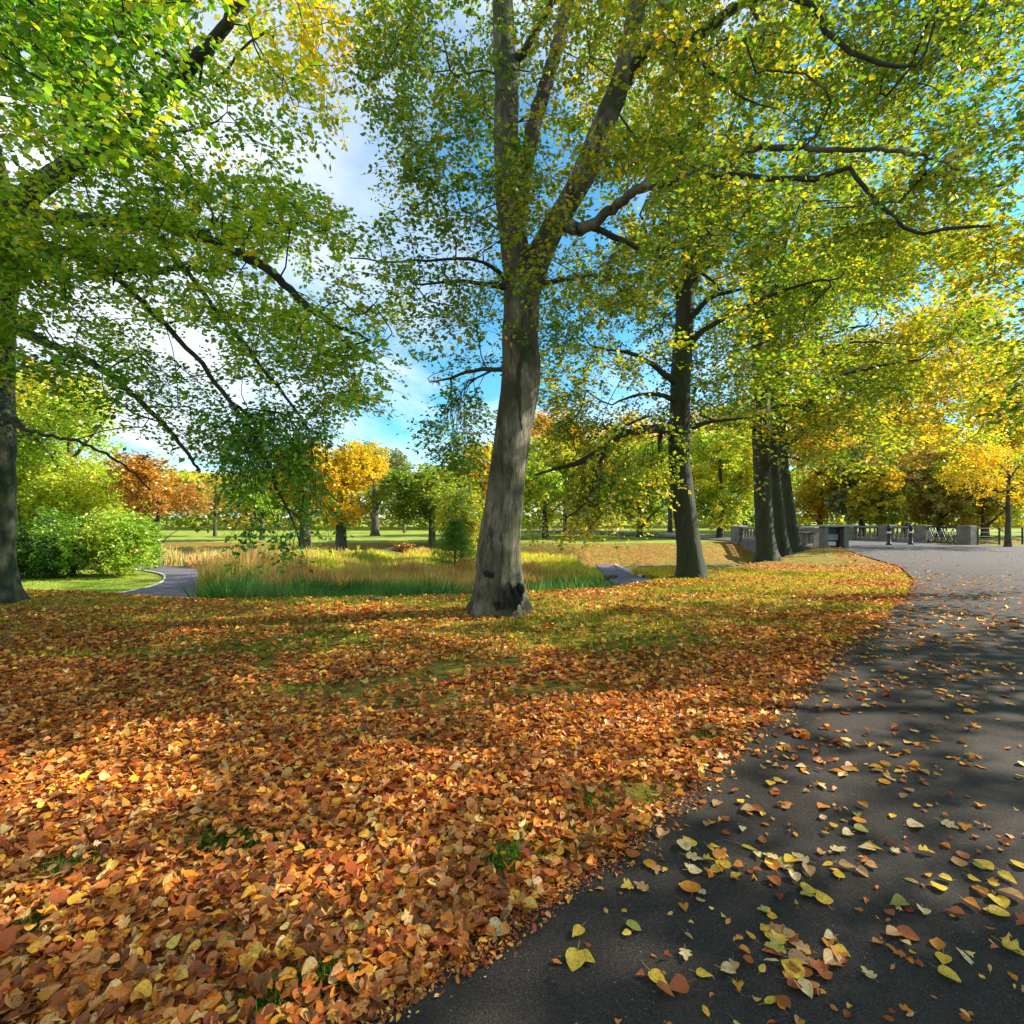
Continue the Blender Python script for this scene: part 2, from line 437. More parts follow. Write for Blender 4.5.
def asphalt(name, c1, c2, patchy=.3):
    m, nt, out = new_mat(name)
    b = nt.nodes.new('ShaderNodeBsdfPrincipled')
    pos = geo_pos(nt)
    fine = noise_n(nt, 170, 3, .8, pos); mid = noise_n(nt, 1.1, 5, .6, pos, .3); grit = noise_n(nt, 60, 2, .6, pos)
    c = ramp(nt, [(.32, tuple(k * .45 for k in c1)), (.5, c1), (.66, c2), (.74, tuple(min(1, k * 2.2) for k in c2))], fine)
    c = mixc(nt, ramp(nt, [(.35, (0, 0, 0)), (.7, (patchy,) * 3)], mid), c, tuple(k * .55 for k in c1))
    c = mixc(nt, ramp(nt, [(.70, (0, 0, 0)), (.76, (1, 1, 1))], grit), c, tuple(min(1, k * 2.6) for k in c2))
    b.inputs['Specular IOR Level'].default_value = .16
    c = mixc(nt, ramp(nt, [(.52, (0, 0, 0)), (.60, (.55,) * 3)], noise_n(nt, 3.2, 6, .75, pos, .8)), c, tuple(k * 1.5 for k in c1))
    vc = nt.nodes.new('ShaderNodeTexVoronoi'); vc.feature = 'DISTANCE_TO_EDGE'; vc.inputs['Scale'].default_value = .55
    wv = nt.nodes.new('ShaderNodeVectorMath'); wv.operation = 'ADD'; nt.links.new(pos, wv.inputs[0])
    nz = nt.nodes.new('ShaderNodeTexNoise'); nz.inputs['Scale'].default_value = 2.5; nz.inputs['Detail'].default_value = 5; nt.links.new(pos, nz.inputs['Vector']); nt.links.new(nz.outputs['Color'], wv.inputs[1])
    nt.links.new(wv.outputs[0], vc.inputs['Vector'])
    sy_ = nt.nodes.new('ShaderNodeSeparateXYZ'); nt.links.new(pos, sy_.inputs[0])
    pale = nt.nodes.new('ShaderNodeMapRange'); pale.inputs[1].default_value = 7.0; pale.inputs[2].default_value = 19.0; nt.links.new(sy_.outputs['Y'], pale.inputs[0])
    c = mixc(nt, math_n(nt, 'MULTIPLY', pale.outputs[0], .8 if c1[0] < .1 else 0.0), c, (.118, .108, .112))  # sunlight on the far road painted into its colour, growing with distance
    crk = math_n(nt, 'MULTIPLY', ramp(nt, [(0, (1, 1, 1)), (.006, (0, 0, 0))], vc.outputs['Distance']), ramp(nt, [(.5, (0, 0, 0)), (.6, (.8,) * 3)], noise_n(nt, .5, 2, .5, pos)))
    c = mixc(nt, crk, c, (.006, .005, .004))
    nt.links.new(c, b.inputs['Base Color'])
    nt.links.new(ramp(nt, [(.3, (.7,) * 3), (.7, (.9,) * 3)], mid), b.inputs['Roughness'])
    bm = nt.nodes.new('ShaderNodeBump'); bm.inputs['Strength'].default_value = .7; bm.inputs['Distance'].default_value = .006
    nt.links.new(fine, bm.inputs['Height']); nt.links.new(bm.outputs[0], b.inputs['Normal'])
    nt.links.new(b.outputs[0], out.inputs['Surface'])
    return m
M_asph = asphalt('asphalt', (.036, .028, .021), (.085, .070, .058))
M_path = asphalt('path_asphalt', (.13, .12, .135), (.19, .175, .195))
nseg = 260
Ls, Rs = [], []
for a in range(len(RL) - 1):
    t = np.linspace(0, 1, 13)[:-1, None]
    Ls.append(RL[a] * (1 - t) + RL[a + 1] * t); Rs.append(RR[a] * (1 - t) + RR[a + 1] * t)
Lr, Rr = np.concatenate(Ls + [RL[-1:]]), np.concatenate(Rs + [RR[-1:]])
def sm(P):
    Q = P.copy()
    for _ in range(6): Q[1:-1] = (Q[:-2] + 2 * Q[1:-1] + Q[2:]) / 4
    return Q
Lr, Rr = sm(Lr), sm(Rr)
jit = (fbm(np.concatenate([Lr, Lr[:, :1] * 0], 1), 3.0, 2, 3) - .5) * .16 * sstep(30, 20, Lr[:, 1])
Lr[:, 0] += jit
V, q = strip(Lr, Rr, 24, lambda x, y: np.maximum(0.004, 0) + np.maximum(0, -.05) + x * 0 + np.where(y > 40, ground(x, y) + .05, 0) * (y > 40))
# beyond the bridge the road follows the ground
zz = np.where(V[:, 1] > 37, np.maximum(V[:, 2], .004) * 0 + (.004 + (ground(V[:, 0], V[:, 1]) + .06 - .004) * sstep(37, 41, V[:, 1])), .004)
V[:, 2] = zz
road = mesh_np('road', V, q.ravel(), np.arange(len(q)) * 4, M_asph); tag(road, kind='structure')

pl = smooth([[-13.5, 10.8], [-10.6, 12.6], [-10.5, 14.8], [-11.3, 16.8], [-12.8, 18.9], [-16, 21], [-22, 22.5], [-30, 23]])
pr = smooth([[-7.0, 11.6], [-7.7, 12.8], [-9.1, 14.8], [-10.0, 17.2], [-11.2, 19.6], [-15, 22.4], [-21, 24.2], [-30, 25]])
pl, pr = resample(pl, 60), resample(pr, 60)
V, q = strip(pl, pr, 10, lambda x, y: ground(x, y) + .035)
tag(mesh_np('path', V, q.ravel(), np.arange(len(q)) * 4, M_path), kind='structure')
M_kerb = solid('kerb_stone', (.42, .40, .36), (.58, .55, .5), 6, .9, .3)
def kerb(name, P, wdt, h, label):
    P3d = np.column_stack([P, ground(P[:, 0], P[:, 1])])
    mb = MB()
    T = norm(np.gradient(P, axis=0)); Nn = np.column_stack([-T[:, 1], T[:, 0]])
    A = P3d.copy(); A[:, :2] -= Nn * wdt / 2; B = P3d.copy(); B[:, :2] += Nn * wdt / 2
    v = np.concatenate([A - [0, 0, .1], A + [0, 0, h], B + [0, 0, h], B - [0, 0, .1]])
    n = len(P); f = []
    for k in range(n - 1):
        for s in range(3): f.append((s * n + k, s * n + k + 1, (s + 1) * n + k + 1, (s + 1) * n + k))
    mb.add(v, f)
    o = mb.build(name, M_kerb, flat=True); tag(o, label, 'kerb'); return o
kerb('path_kerb', pl - np.array([.06, 0]), .06, .05, 'thin pale stone kerb edging the green lawn beside the left path')
pl2 = resample(smooth([[4.7, 28.5], [4.3, 24], [3.9, 19.4], [4.6, 16.6], [6, 15.5]]), 40)
pr2 = resample(smooth([[5.6, 28.5], [5.5, 25], [5.6, 22.3], [7.2, 20.8], [10, 21]]), 40)
V, q = strip(pl2, pr2, 8, lambda x, y: ground(x, y) + .035)
tag(mesh_np('path', V, q.ravel(), np.arange(len(q)) * 4, M_path), kind='structure')
kerb('path_kerb', resample(np.array([[5.7, 28.2], [5.62, 25], [5.75, 22.4]]), 12), .16, .12, 'white kerb along the right side of the sunken path below the far bank')

# water ----------------------------------------------------------------------
m, nt, out = new_mat('pond_water')
b = nt.nodes.new('ShaderNodeBsdfPrincipled'); b.inputs['Base Color'].default_value = (.05, .06, .06, 1); b.inputs['Roughness'].default_value = .08
bm = nt.nodes.new('ShaderNodeBump'); bm.inputs['Strength'].default_value = .15; bm.inputs['Distance'].default_value = .05
nt.links.new(noise_n(nt, 3, 3, .6, scale_vec(nt, geo_pos(nt), (1, 3, 1))), bm.inputs['Height']); nt.links.new(bm.outputs[0], b.inputs['Normal'])
nt.links.new(b.outputs[0], out.inputs['Surface'])
n = 40
a = np.linspace(0, 2 * math.pi, n, endpoint=False)
rr = 1 + .12 * np.sin(3 * a) + .08 * np.sin(5 * a + 1)
v = np.column_stack([-21 + 13.5 * rr * np.cos(a), 33.3 + 5.3 * rr * np.sin(a), a * 0 - .86])
v = np.concatenate([v, [[-21, 33.3, -.86]]])
tag(mesh_np('pond_water', v, np.array([(i, (i + 1) % n, n) for i in range(n)]).ravel(), np.arange(n) * 3, m), kind='structure')

# ------------------------------------------------------------------ instanced little shapes in one mesh
def scatter(T, faces, P, A, Nn, S, extra=None):
    """T (n,3) template in (along, across, up); A along axis, Nn normal; S size (N,) or (N,2)"""
    A = norm(A); Bx = norm(np.cross(Nn, A)); Nn = np.cross(A, Bx)
    Nc, n = len(P), T.shape[-2]
    Tt = np.broadcast_to(T, (Nc, n, 3)) if T.ndim == 2 else T
    S = np.asarray(S)
    if S.ndim == 1: S = np.stack([S, S], 1)
    V = P[:, None, :] + Tt[..., 0:1] * (A * S[:, :1])[:, None, :] + Tt[..., 1:2] * (Bx * S[:, 1:2])[:, None, :] + Tt[..., 2:3] * (Nn * S[:, :1])[:, None, :]
    fl = np.concatenate([np.array(f) for f in faces]); tot = np.array([len(f) for f in faces])
    L = (fl[None, :] + (np.arange(Nc) * n)[:, None]).ravel()
    tots = np.tile(tot, Nc)
    St = np.r_[0, np.cumsum(tots)[:-1]]
    return V.reshape(-1, 3), L, St
def join(parts):
    V, L, S, C = [], [], [], []; nv = nl = 0
    for p in parts:
        V.append(p[0]); L.append(p[1] + nv); S.append(p[2] + nl); nv += len(p[0]); nl += len(p[1])
        if len(p) > 3: C.append(p[3])
    return np.concatenate(V), np.concatenate(L), np.concatenate(S), (np.concatenate(C) if C else None)

LEAF4 = (np.array([[0, 0, 0], [.45, .34, .06], [1, 0, -.04], [.45, -.34, .06]]), [(0, 3, 2, 1)])
LEAF6 = (np.array([[0, 0, 0], [.28, .30, .05], [.68, .27, .04], [1, 0, -.08], [.68, -.27, .04], [.28, -.30, .05]]), [(0, 5, 4, 3, 2, 1)])

# ------------------------------------------------------------------ trees
class Skel:
    def __init__(s, cap=60000):
        s.p = np.zeros((cap, 3)); s.par = np.full(cap, -1); s.r = np.zeros(cap); s.n = 0; s.fixed = []
    def add(s, p, par, r=0.0):
        s.p[s.n] = p; s.par[s.n] = par; s.r[s.n] = r; s.n += 1; return s.n - 1
    def path(s, pts, parent=None, step=.22, wob=.045):
        """pts: rows x,y,z,r. Joins the nearest node unless it is the first path"""
        pts = np.asarray(pts, float)
        L = np.linalg.norm(np.diff(pts[:, :3], axis=0), axis=1).sum()
        n = max(3, int(L / step))
        sm_ = smooth(pts, 2); q = resample(sm_, n)
        q[1:-1, :3] += (rng.random((n - 2, 3)) - .5) * np.where(q[1:-1, 3:4] > .14, .004, wob)
        if s.n == 0: par = -1
        elif parent is None: par = int(np.argmin(np.linalg.norm(s.p[:s.n] - q[0, :3], axis=1)))
        else: par = parent
        start = s.n
        for k in range(n):
            if par >= 0 and k == 0 and np.linalg.norm(s.p[par] - q[0, :3]) < .03: continue
            par = s.add(q[k, :3], par, q[k, 3])
        s.fixed.append((start, s.n))
    def grow(s, targets, step=.35, droop=.12, minz=None, wob=.06, maxlen=99):
        keep = []
        d0 = np.array([np.min(np.linalg.norm(s.p[:s.n] - t, axis=1)) for t in targets])
        for i in np.argsort(d0):
            t = targets[i]
            d = np.linalg.norm(s.p[:s.n] - t, axis=1)
            cost = d + .25 * np.maximum(0, s.p[:s.n, 2] - t[2]) + .35 * (s.r[:s.n] > .22)
            if minz is not None: cost = cost + 50 * (s.p[:s.n, 2] < minz)
            a = int(np.argmin(cost)); L = d[a]
            if L > maxlen: continue
            n = max(1, int(round(L / step)))
            p0 = s.p[a]; par = s.par[a]
            tan = norm(s.p[a] - s.p[par]) if par >= 0 else np.array([0, 0, 1.])
            c1 = p0 + tan * L * .3 + np.array([0, 0, L * droop])
            last = a
            for k in range(1, n + 1):
                u = k / n
                q_ = (1 - u) ** 2 * p0 + 2 * u * (1 - u) * c1 + u * u * t
                if k < n: q_ = q_ + (rng.random(3) - .5) * wob * min(1, L)
                last = s.add(q_, last, 0)
            keep.append((last, i))
        s.tips = keep
    def radii(s, tip=.005, e=2.35, cap=None):
        n = s.n; acc = np.zeros(n); kids = np.zeros(n, int)
        for i in range(n - 1, -1, -1):
            if acc[i] == 0: acc[i] = tip ** e
            if s.par[i] >= 0: acc[s.par[i]] += acc[i]; kids[s.par[i]] += 1
        rr = acc ** (1 / e)
        if cap: rr = np.minimum(rr, cap)
        rr = np.where(s.r[:n] > 0, s.r[:n], rr)
        for i in range(n):
            if s.par[i] >= 0 and s.r[i] == 0: rr[i] = min(rr[i], rr[s.par[i]])
        s.rad = rr; return rr
    def chains(s):
        n = s.n; kids = [[] for _ in range(n)]
        for i in range(n):
            if s.par[i] >= 0: kids[s.par[i]].append(i)
        roots = [i for i in range(n) if s.par[i] < 0]; out = []; stack = [(r, None) for r in roots]
        while stack:
            i, frm = stack.pop(); ch = ([frm] if frm is not None else []) + [i]
            while kids[i]:
                k = sorted(kids[i], key=lambda j: -s.rad[j])
                for j in k[1:]: stack.append((j, i))
                i = k[0]; ch.append(i)
            out.append((ch, frm is not None))
        return out

def in_poly_samples(poly, n, Y0, Y1, ymode=1.0):
    """n random points whose picture position is in the polygon, spread through the depth range"""
    poly = np.array(poly, float); lo, hi = poly.min(0), poly.max(0); out = []
    while len(out) < n:
        q = lo + rng.random((n * 3, 2)) * (hi - lo)
        q = q[_inside(q[:, 0], q[:, 1], poly)]
        out.extend(q.tolist())
    q = np.array(out[:n]); Yv = Y0 + (Y1 - Y0) * rng.random(n) ** ymode
    return np.stack([(q[:, 0] - 512) / F * Yv, Yv, CAMZ - (q[:, 1] - HZ) / F * Yv], 1)

def clump_samples(poly, n, Y0, Y1, thr=.5):
    """the same, gathered into the layered masses that boughs carry"""
    out = np.empty((0, 3)); f = 9.0 / (Y0 + Y1) * 1.25
    while len(out) < n:
        p = in_poly_samples(poly, n * 2, Y0, Y1)
        v = fbm(p * np.array([1, 1, 2.0]), f, 91, 2) + rng.normal(size=len(p)) * .035
        out = np.concatenate([out, p[v > thr]])
    return out[:n]

def ellip(c, r, n, shell=.35):
    d = norm(rng.normal(size=(n, 3))); t = (shell + (1 - shell) * rng.random(n)) ** (1 / 2.2)
    return np.array(c) + d * t[:, None] * np.array(r)

def leaf_sprays(C, outw, n_leaf, cv, size, spread=.5, ntw=5, droop=.35, tilt=.6, tpl=LEAF4, cvj=.13, flat=.22):
    """leaves set alternately along thin twigs that fan out from every cluster centre. returns leaf arrays and twigs"""
    Nc = len(C); M = Nc * ntw
    Cc = np.repeat(C, ntw, 0); ow = np.repeat(outw, ntw, 0)
    d = norm(ow * .9 + rng.normal(size=(M, 3)) * np.array([.8, .8, flat]))
    Lw = spread * (.55 + .6 * rng.random(M))
    start = Cc + rng.normal(size=(M, 3)) * spread * .22
    k = max(1, n_leaf // ntw)
    t = np.broadcast_to((np.arange(k) + .5) / k, (M, k)) + (rng.random((M, k)) - .5) / k
    side = np.where(np.arange(k) % 2 == 0, 1, -1)[None, :, None] * np.ones((M, 1, 1))
    perp = norm(np.cross(d, np.array([0, 0, 1.])) + 1e-6)
    pos = start[:, None] + d[:, None] * (Lw[:, None] * t)[..., None]
    pos[..., 2] -= (droop * Lw[:, None] * t * t)
    ax = d[:, None] * .6 + perp[:, None] * side * (.9 + .4 * rng.random((M, k, 1))) + rng.normal(size=(M, k, 3)) * .35
    ax[..., 2] -= .25
    pos = pos + rng.normal(size=pos.shape) * spread * .09
    nr = np.array([0, 0, 1.]) + rng.normal(size=(M, k, 3)) * tilt
    S = np.broadcast_to(np.asarray(size), (Nc,)); S = np.repeat(S, ntw)[:, None] * (.65 + .6 * rng.random((M, k)))
    cvv = np.repeat(cv, ntw)[:, None] + rng.normal(size=(M, k)) * cvj + (rng.random((M, 1)) - .5) * .1
    P, A, Nn, S, cvv = pos.reshape(-1, 3), ax.reshape(-1, 3), nr.reshape(-1, 3), S.ravel(), cvv.ravel().clip(0, 1)
    V, L, St = scatter(tpl[0], tpl[1], P, A, Nn, S)
    mid = start + d * (Lw * .5)[:, None]; mid[:, 2] -= droop * Lw * .25
    end = start + d * Lw[:, None]; end[:, 2] -= droop * Lw
    return (V, L, St, cvv), (start, mid, end)

def twig_mesh(tw, r=.004):
    s, m_, e = tw; n = len(s)
    T = norm(e - s); U = norm(np.cross(T, np.array([.3, .2, 1.]))); W = np.cross(T, U)
    V = []
    for c, rr in ((s, r), (m_, r * .75), (e, r * .35)):
        for a in (0, 2.094, 4.189): V.append(c + (U * math.cos(a) + W * math.sin(a)) * rr)
    V = np.stack(V, 1).reshape(-1, 3)
    fs = []
    for k in (0, 3):
        for i in range(3): fs.append((k + i, k + (i + 1) % 3, k + 3 + (i + 1) % 3, k + 3 + i))
    fl = np.array(fs).ravel()
    L = (fl[None] + (np.arange(n) * 9)[:, None]).ravel()
    return V, L, np.arange(n * 6) * 4

def base_scale(T):
    return np.clip(np.median(T[:, 1]) / 9.0, .8, 1.8)

def build_tree(name, label, cat, paths, regions, bark, leafm, group=None, loc=None, twig_r=.004, tip=.006, limb_r=.045, trunk_sides=16,
               step=.35, disp=None, trunk_step=.22, minz=None, keep_twigs=True, droop=.12, maxlen=99, knots=None, tcap=None):
    """thing > trunk (stem and main limbs), branches, crown"""
    sk = Skel()
    for k, p in enumerate(paths): sk.path(p, step=trunk_step if k == 0 or p[0, 3] > .12 else max(trunk_step, .2))
    base = sk.p[0].copy() if loc is None else np.array(loc)
    root = empty(name, base, label, cat, group)
    leaves, twigs = [], []
    T = np.concatenate([r['pts'] for r in regions])
    rid = np.concatenate([np.full(len(r['pts']), k) for k, r in enumerate(regions)])
    thick = sk.p[:sk.n][(sk.r[:sk.n] > .028)]
    if keep_twigs and len(thick):
        dd = np.min(np.linalg.norm(T[:, None] - thick[None], axis=2), axis=1) / base_scale(T)
        T, rid = T[dd > .62], rid[dd > .62]
    sk.grow(T, step=step, minz=minz, droop=droop, maxlen=maxlen)
    sk.radii(tip, cap=tcap)
    # leaves
    tips = np.array([a for a, _ in sk.tips]); ti = np.array([i for _, i in sk.tips])
    outd = norm(sk.p[tips] - sk.p[np.maximum(sk.par[tips], 0)])
    for k, r in enumerate(regions):
        m_ = rid[ti] == k
        if not m_.any(): continue
        C = T[ti[m_]]; od = outd[m_].copy(); od[:, 2] *= .5
        cv = r['cv'] + (fbm(C, r.get('cs', .38), 31 + k, 2) - .5) * r.get('cva', .5) * 1.25 - r.get('green', 0)
        if 'cvf' in r: cv = cv + r['cvf'](C)
        lf, tw = leaf_sprays(C, od, r['n'], cv, r['size'], r.get('spread', .5), r.get('ntw', 5), r.get('droop', .35), r.get('tilt', .6),
                             r.get('tpl', LEAF4), r.get('cvj', .12), r.get('flat', .35))
        leaves.append(lf)
        if keep_twigs and r.get('tw', True): twigs.append(tw)
    V, L, S, C = join(leaves)
    mesh_np('crown', V, L, S, leafm, {'cv': ('FACE', C)}, root)
    # wood
    mt, mbr = MB(), MB()
    nb = 0
    for ch, br in sk.chains():
        R = sk.rad[ch].copy(); Pp = sk.p[ch]
        if br: R[0] = min(R[0], R[1] * 1.25)
        if len(ch) < 2: continue
        if keep_twigs and limb_r < R.max() <= .142 and len(ch) > 4:
            lm = MB(); lm.tube(Pp, R, 10, disp=lambda p, d, r: (fbm(p, 7, 8, 2) - .5) * .5 * r)
            lm.build('limb', B_dark, root)
        elif R.max() > limb_r:
            big = R.max() > .15
            mt.tube(Pp, R, trunk_sides if big else 8, disp=disp if (big and disp) else None)
        else:
            if keep_twigs: mbr.tube(Pp, R, 5 if R.max() > .02 else 3, cap=False); nb += 1
            else: mt.tube(Pp, R, 4, cap=False)
    mt.build('trunk', bark, root)
    if knots: knots(root)
    pieces = []
    if nb: pieces.append((np.concatenate(mbr.V), np.array(mbr.L), np.array(mbr.S)))
    for tw in twigs: pieces.append(twig_mesh(tw, twig_r))
    if pieces:
        V, L, S, _ = join(pieces)
        mesh_np('branches', V, L, S, bark, None, root)
    return root, sk

G_GREEN = [(0, (.02, .08, .010)), (.2, (.05, .17, .014)), (.40, (.16, .29, .02)), (.58, (.37, .40, .022)), (.76, (.68, .52, .03)), (.88, (.66, .34, .02)), (1, (.48, .15, .015))]
M_leafG = leaf_mat('beech_leaves', G_GREEN, .6)
M_leafNear = M_leafG
M_leafY = leaf_mat('golden_leaves', [(0, (.14, .22, .02)), (.3, (.40, .40, .02)), (.55, (.82, .60, .02)), (.8, (.82, .46, .02)), (1, (.74, .26, .02))], .5)
M_leafB = leaf_mat('bush_leaves', [(0, (.02, .07, .012)), (.3, (.07, .20, .02)), (.55, (.22, .42, .03)), (.8, (.48, .58, .04)), (1, (.75, .62, .03))], .45)
M_leafT = leaf_mat('blue_green_leaves', [(0, (.03, .09, .06)), (.4, (.08, .18, .09)), (.7, (.30, .32, .12)), (1, (.62, .48, .16))], .4)
M_leafR = leaf_mat('russet_leaves', [(0, (.10, .06, .015)), (.35, (.30, .15, .02)), (.65, (.60, .34, .04)), (1, (.72, .52, .14))], .45)
M_leafK = leaf_mat('pink_gold_leaves', [(0, (.22, .24, .04)), (.3, (.45, .36, .07)), (.6, (.60, .38, .18)), (1, (.66, .34, .24))], .45)
M_leafL = leaf_mat('fresh_green_leaves', [(0, (.03, .12, .01)), (.22, (.08, .28, .015)), (.44, (.24, .46, .02)), (.62, (.55, .58, .03)), (.8, (.85, .66, .03)), (1, (.78, .40, .03))], .62)
B_main = bark_mat('bark_beech', (.235, .195, .13), (.014, .011, .007), (.055, .055, .018), .6)
B_dark = bark_mat('bark_mossy', (.055, .047, .028), (.007, .0055, .004), (.03, .042, .009), .8)
B_far = bark_mat('bark_far', (.11, .09, .06), (.02, .016, .012), (.06, .06, .03), .5, .5)

def W(lst):
    """rows (px,py,Y,r) -> world rows"""
    return np.array([[*P3(a, b, c), r] for a, b, c, r in lst])

def trunk_disp(base, amp=.03, flare=.25, lobes=5, ph=0.0):
    bz = base[2]
    def f(p, d, r):
        hh = p[:, 2] - bz
        ang = np.arctan2(d[:, 1], d[:, 0])
        fl = np.exp(-np.maximum(hh, 0) / .22) * flare * (.55 + .45 * np.cos(lobes * ang + ph + 1.2 * np.sin(2 * ang)))
        flt = .012 * np.sin(lobes * 2 * ang + ph) * np.exp(-np.maximum(hh, 0) / 1.2)
        n = (fbm(p * np.array([1, 1, .45]), 3.2, 8, 3) - .5) * amp * 2 + (fbm(p * np.array([1, 1, .3]), 14, 9, 2) - .5) * amp * .35
        return fl + flt + n * min(1, r / .2)
    return f

# ---- main beech
b1 = P3(500, 612, 8.35)
def knots1(root):
    loc = P3(489, 574, 8.04)
    mb = MB()
    prof = [(.012, .10), (.05, .085), (.085, .03), (.10, -.03), (.14, -.12)]
    n = 14; v = []
    ax = norm(np.array([-.35, -1., .1])); u = norm(np.cross(ax, [0, 0, 1.])); w_ = np.cross(u, ax)
    for r, h in prof:
        for i in range(n):
            a = 2 * math.pi * i / n; k = 1 + .25 * math.sin(2 * a + .7) + .12 * math.sin(5 * a)
            v.append(loc + (u * math.cos(a) * 1.0 + w_ * math.sin(a) * .8) * r * k + ax * h * .8)
    f = [tuple(range(n))]
    for k in range(len(prof) - 1):
        for i in range(n): f.append((k * n + i, k * n + n + i, k * n + n + (i + 1) % n, k * n + (i + 1) % n))
    mb.add(v, f); mb.build('knot', M_hollow, root)
    # split bark seam on the right side of the stem, hollows at the foot
    mb = MB()
    pts = W([(522, 430, 8.08, .012), (519, 400, 8.06, .03), (518, 378, 8.05, .035), (522, 356, 8.06, .045), (529, 344, 8.1, .05), (534, 354, 8.18, .045), (535, 374, 8.2, .04), (534, 394, 8.2, .03), (530, 412, 8.2, .012)])
    pts = resample(smooth(pts, 2), 40)
    mb.tube(pts[:, :3], pts[:, 3], 8, disp=lambda p, d, r: (fbm(p, 16, 4, 2) - .5) * .05)
    mb.build('bark_scar', B_dark, root)
    mb = MB()
    for (px, py, Yd, hw, hh) in ((517, 600, 7.83, .05, .14), (505, 603, 7.78, .04, .10), (522, 592, 7.9, .03, .12), (511, 588, 7.86, .025, .07), (496, 606, 7.8, .03, .05)):
        c = P3(px, py, Yd); n = 16; v = []
        for i in range(n):
            a = 2 * math.pi * i / n; k = 1 + .35 * math.sin(3 * a + px) + .2 * math.sin(5 * a + py)
            v.append(c + np.array([math.cos(a) * hw * k, .0, math.sin(a) * hh * k]))
        v += [p + np.array([0, .35, 0]) for p in v]
        f = [tuple(range(n))[::-1]] + [(i, (i + 1) % n, n + (i + 1) % n, n + i) for i in range(n)]
        mb.add(v, f)
    mb.build('hollow', M_hollow, root, flat=True)
M_hollow = solid('dark_hollow_wood', (.006, .005, .004), (.025, .018, .012), 14, .95, .8)

paths = [
    W([(499, 618, 8.35, .45), (499, 602, 8.35, .42), (499, 578, 8.35, .375), (499, 544, 8.35, .345), (505, 495, 8.35, .305), (511, 450, 8.35, .29), (518, 405, 8.35, .30), (521, 372, 8.35, .315), (520, 338, 8.35, .295), (522, 300, 8.35, .285), (520, 275, 8.35, .27),
       (513, 240, 8.38, .23), (509, 200, 8.4, .215), (506, 150, 8.45, .20), (507, 90, 8.5, .195), (504, 40, 8.5, .18), (502, -20, 8.5, .16), (495, -100, 8.6, .12), (500, -190, 8.7, .08), (490, -260, 8.8, .04)]),
    W([(525, 292, 8.33, .23), (538, 258, 8.28, .21), (553, 228, 8.2, .19), (577, 190, 8.15, .18), (592, 155, 8.1, .18), (605, 120, 8.1, .17), (620, 85, 8.1, .16), (630, 45, 8.1, .145), (640, 0, 8.1, .13), (652, -70, 8.2, .10), (668, -160, 8.3, .07), (690, -240, 8.4, .04)]),
    W([(518, 222, 8.5, .16), (522, 180, 8.7, .13), (530, 140, 8.9, .125), (543, 95, 9.0, .12), (556, 50, 9.1, .11), (568, 0, 9.1, .10), (580, -60, 9.2, .08), (600, -150, 9.3, .05)]),
    W([(522, 55, 8.4, .07), (535, 30, 8.2, .06), (550, 8, 8.1, .055), (566, -30, 8.0, .04), (575, -80, 8, .03)]),
    W([(628, 80, 8.1, .10), (640, 55, 7.9, .085), (655, 45, 7.7, .08), (675, 46, 7.5, .075), (700, 35, 7.2, .07), (725, 15, 7.0, .062), (742, 0, 6.9, .055), (780, -6, 6.7, .045), (830, -20, 6.6, .03)]),
    W([(780, -6, 6.7, .035), (812, 4, 6.6, .033), (832, 38, 6.5, .031), (868, 62, 6.4, .028), (915, 73, 6.3, .022), (930, 45, 6.25, .015), (938, 10, 6.2, .015)]),
    W([(672, 46, 7.5, .05), (695, 55, 7.3, .04), (718, 75, 7.1, .03), (738, 95, 7.0, .02), (760, 105, 6.9, .012)]),
    W([(563, 222, 8.15, .13), (580, 230, 7.9, .085), (600, 220, 7.7, .072), (618, 203, 7.5, .068), (640, 188, 7.2, .062), (668, 178, 7.0, .058), (698, 174, 6.8, .052), (722, 158, 6.6, .047), (748, 147, 6.5, .042), (790, 146, 6.3, .036), (832, 150, 6.2, .030), (880, 148, 6.0, .022), (920, 155, 5.9, .02), (960, 170, 5.8, .012)]),
    W([(645, 186, 7.2, .045), (680, 183, 7.0, .043), (725, 176, 6.8, .041), (765, 178, 6.6, .038), (812, 182, 6.4, .033), (835, 170, 6.3, .028), (850, 160, 6.2, .026), (862, 190, 6.1, .024), (885, 213, 6.0, .022), (915, 237, 5.9, .018), (950, 225, 5.8, .02), (990, 226, 5.7, .012)]),
    W([(590, 226, 7.8, .05), (640, 250, 8.2, .04), (690, 262, 8.6, .03), (720, 290, 8.9, .02)]),
    W([(505, 278, 8.2, .055), (495, 268, 8.1, .03), (478, 259, 7.9, .025), (440, 260, 7.6, .02), (380, 262, 7.2, .012), (350, 258, 7.0, .008)]),
    W([(503, 287, 8.2, .06), (490, 284, 8.0, .035), (470, 281, 7.8, .028), (440, 283, 7.6, .02), (415, 285, 7.4, .012)]),
    W([(535, 285, 8.2, .06), (560, 281, 8.2, .03), (590, 275, 8.3, .028), (605, 275, 8.4, .025), (625, 295, 8.5, .02), (650, 310, 8.6, .012)]),
    W([(507, 370, 8.6, .05), (480, 368, 9.4, .035), (450, 378, 10.0, .025), (430, 382, 10.4, .015)]),
]
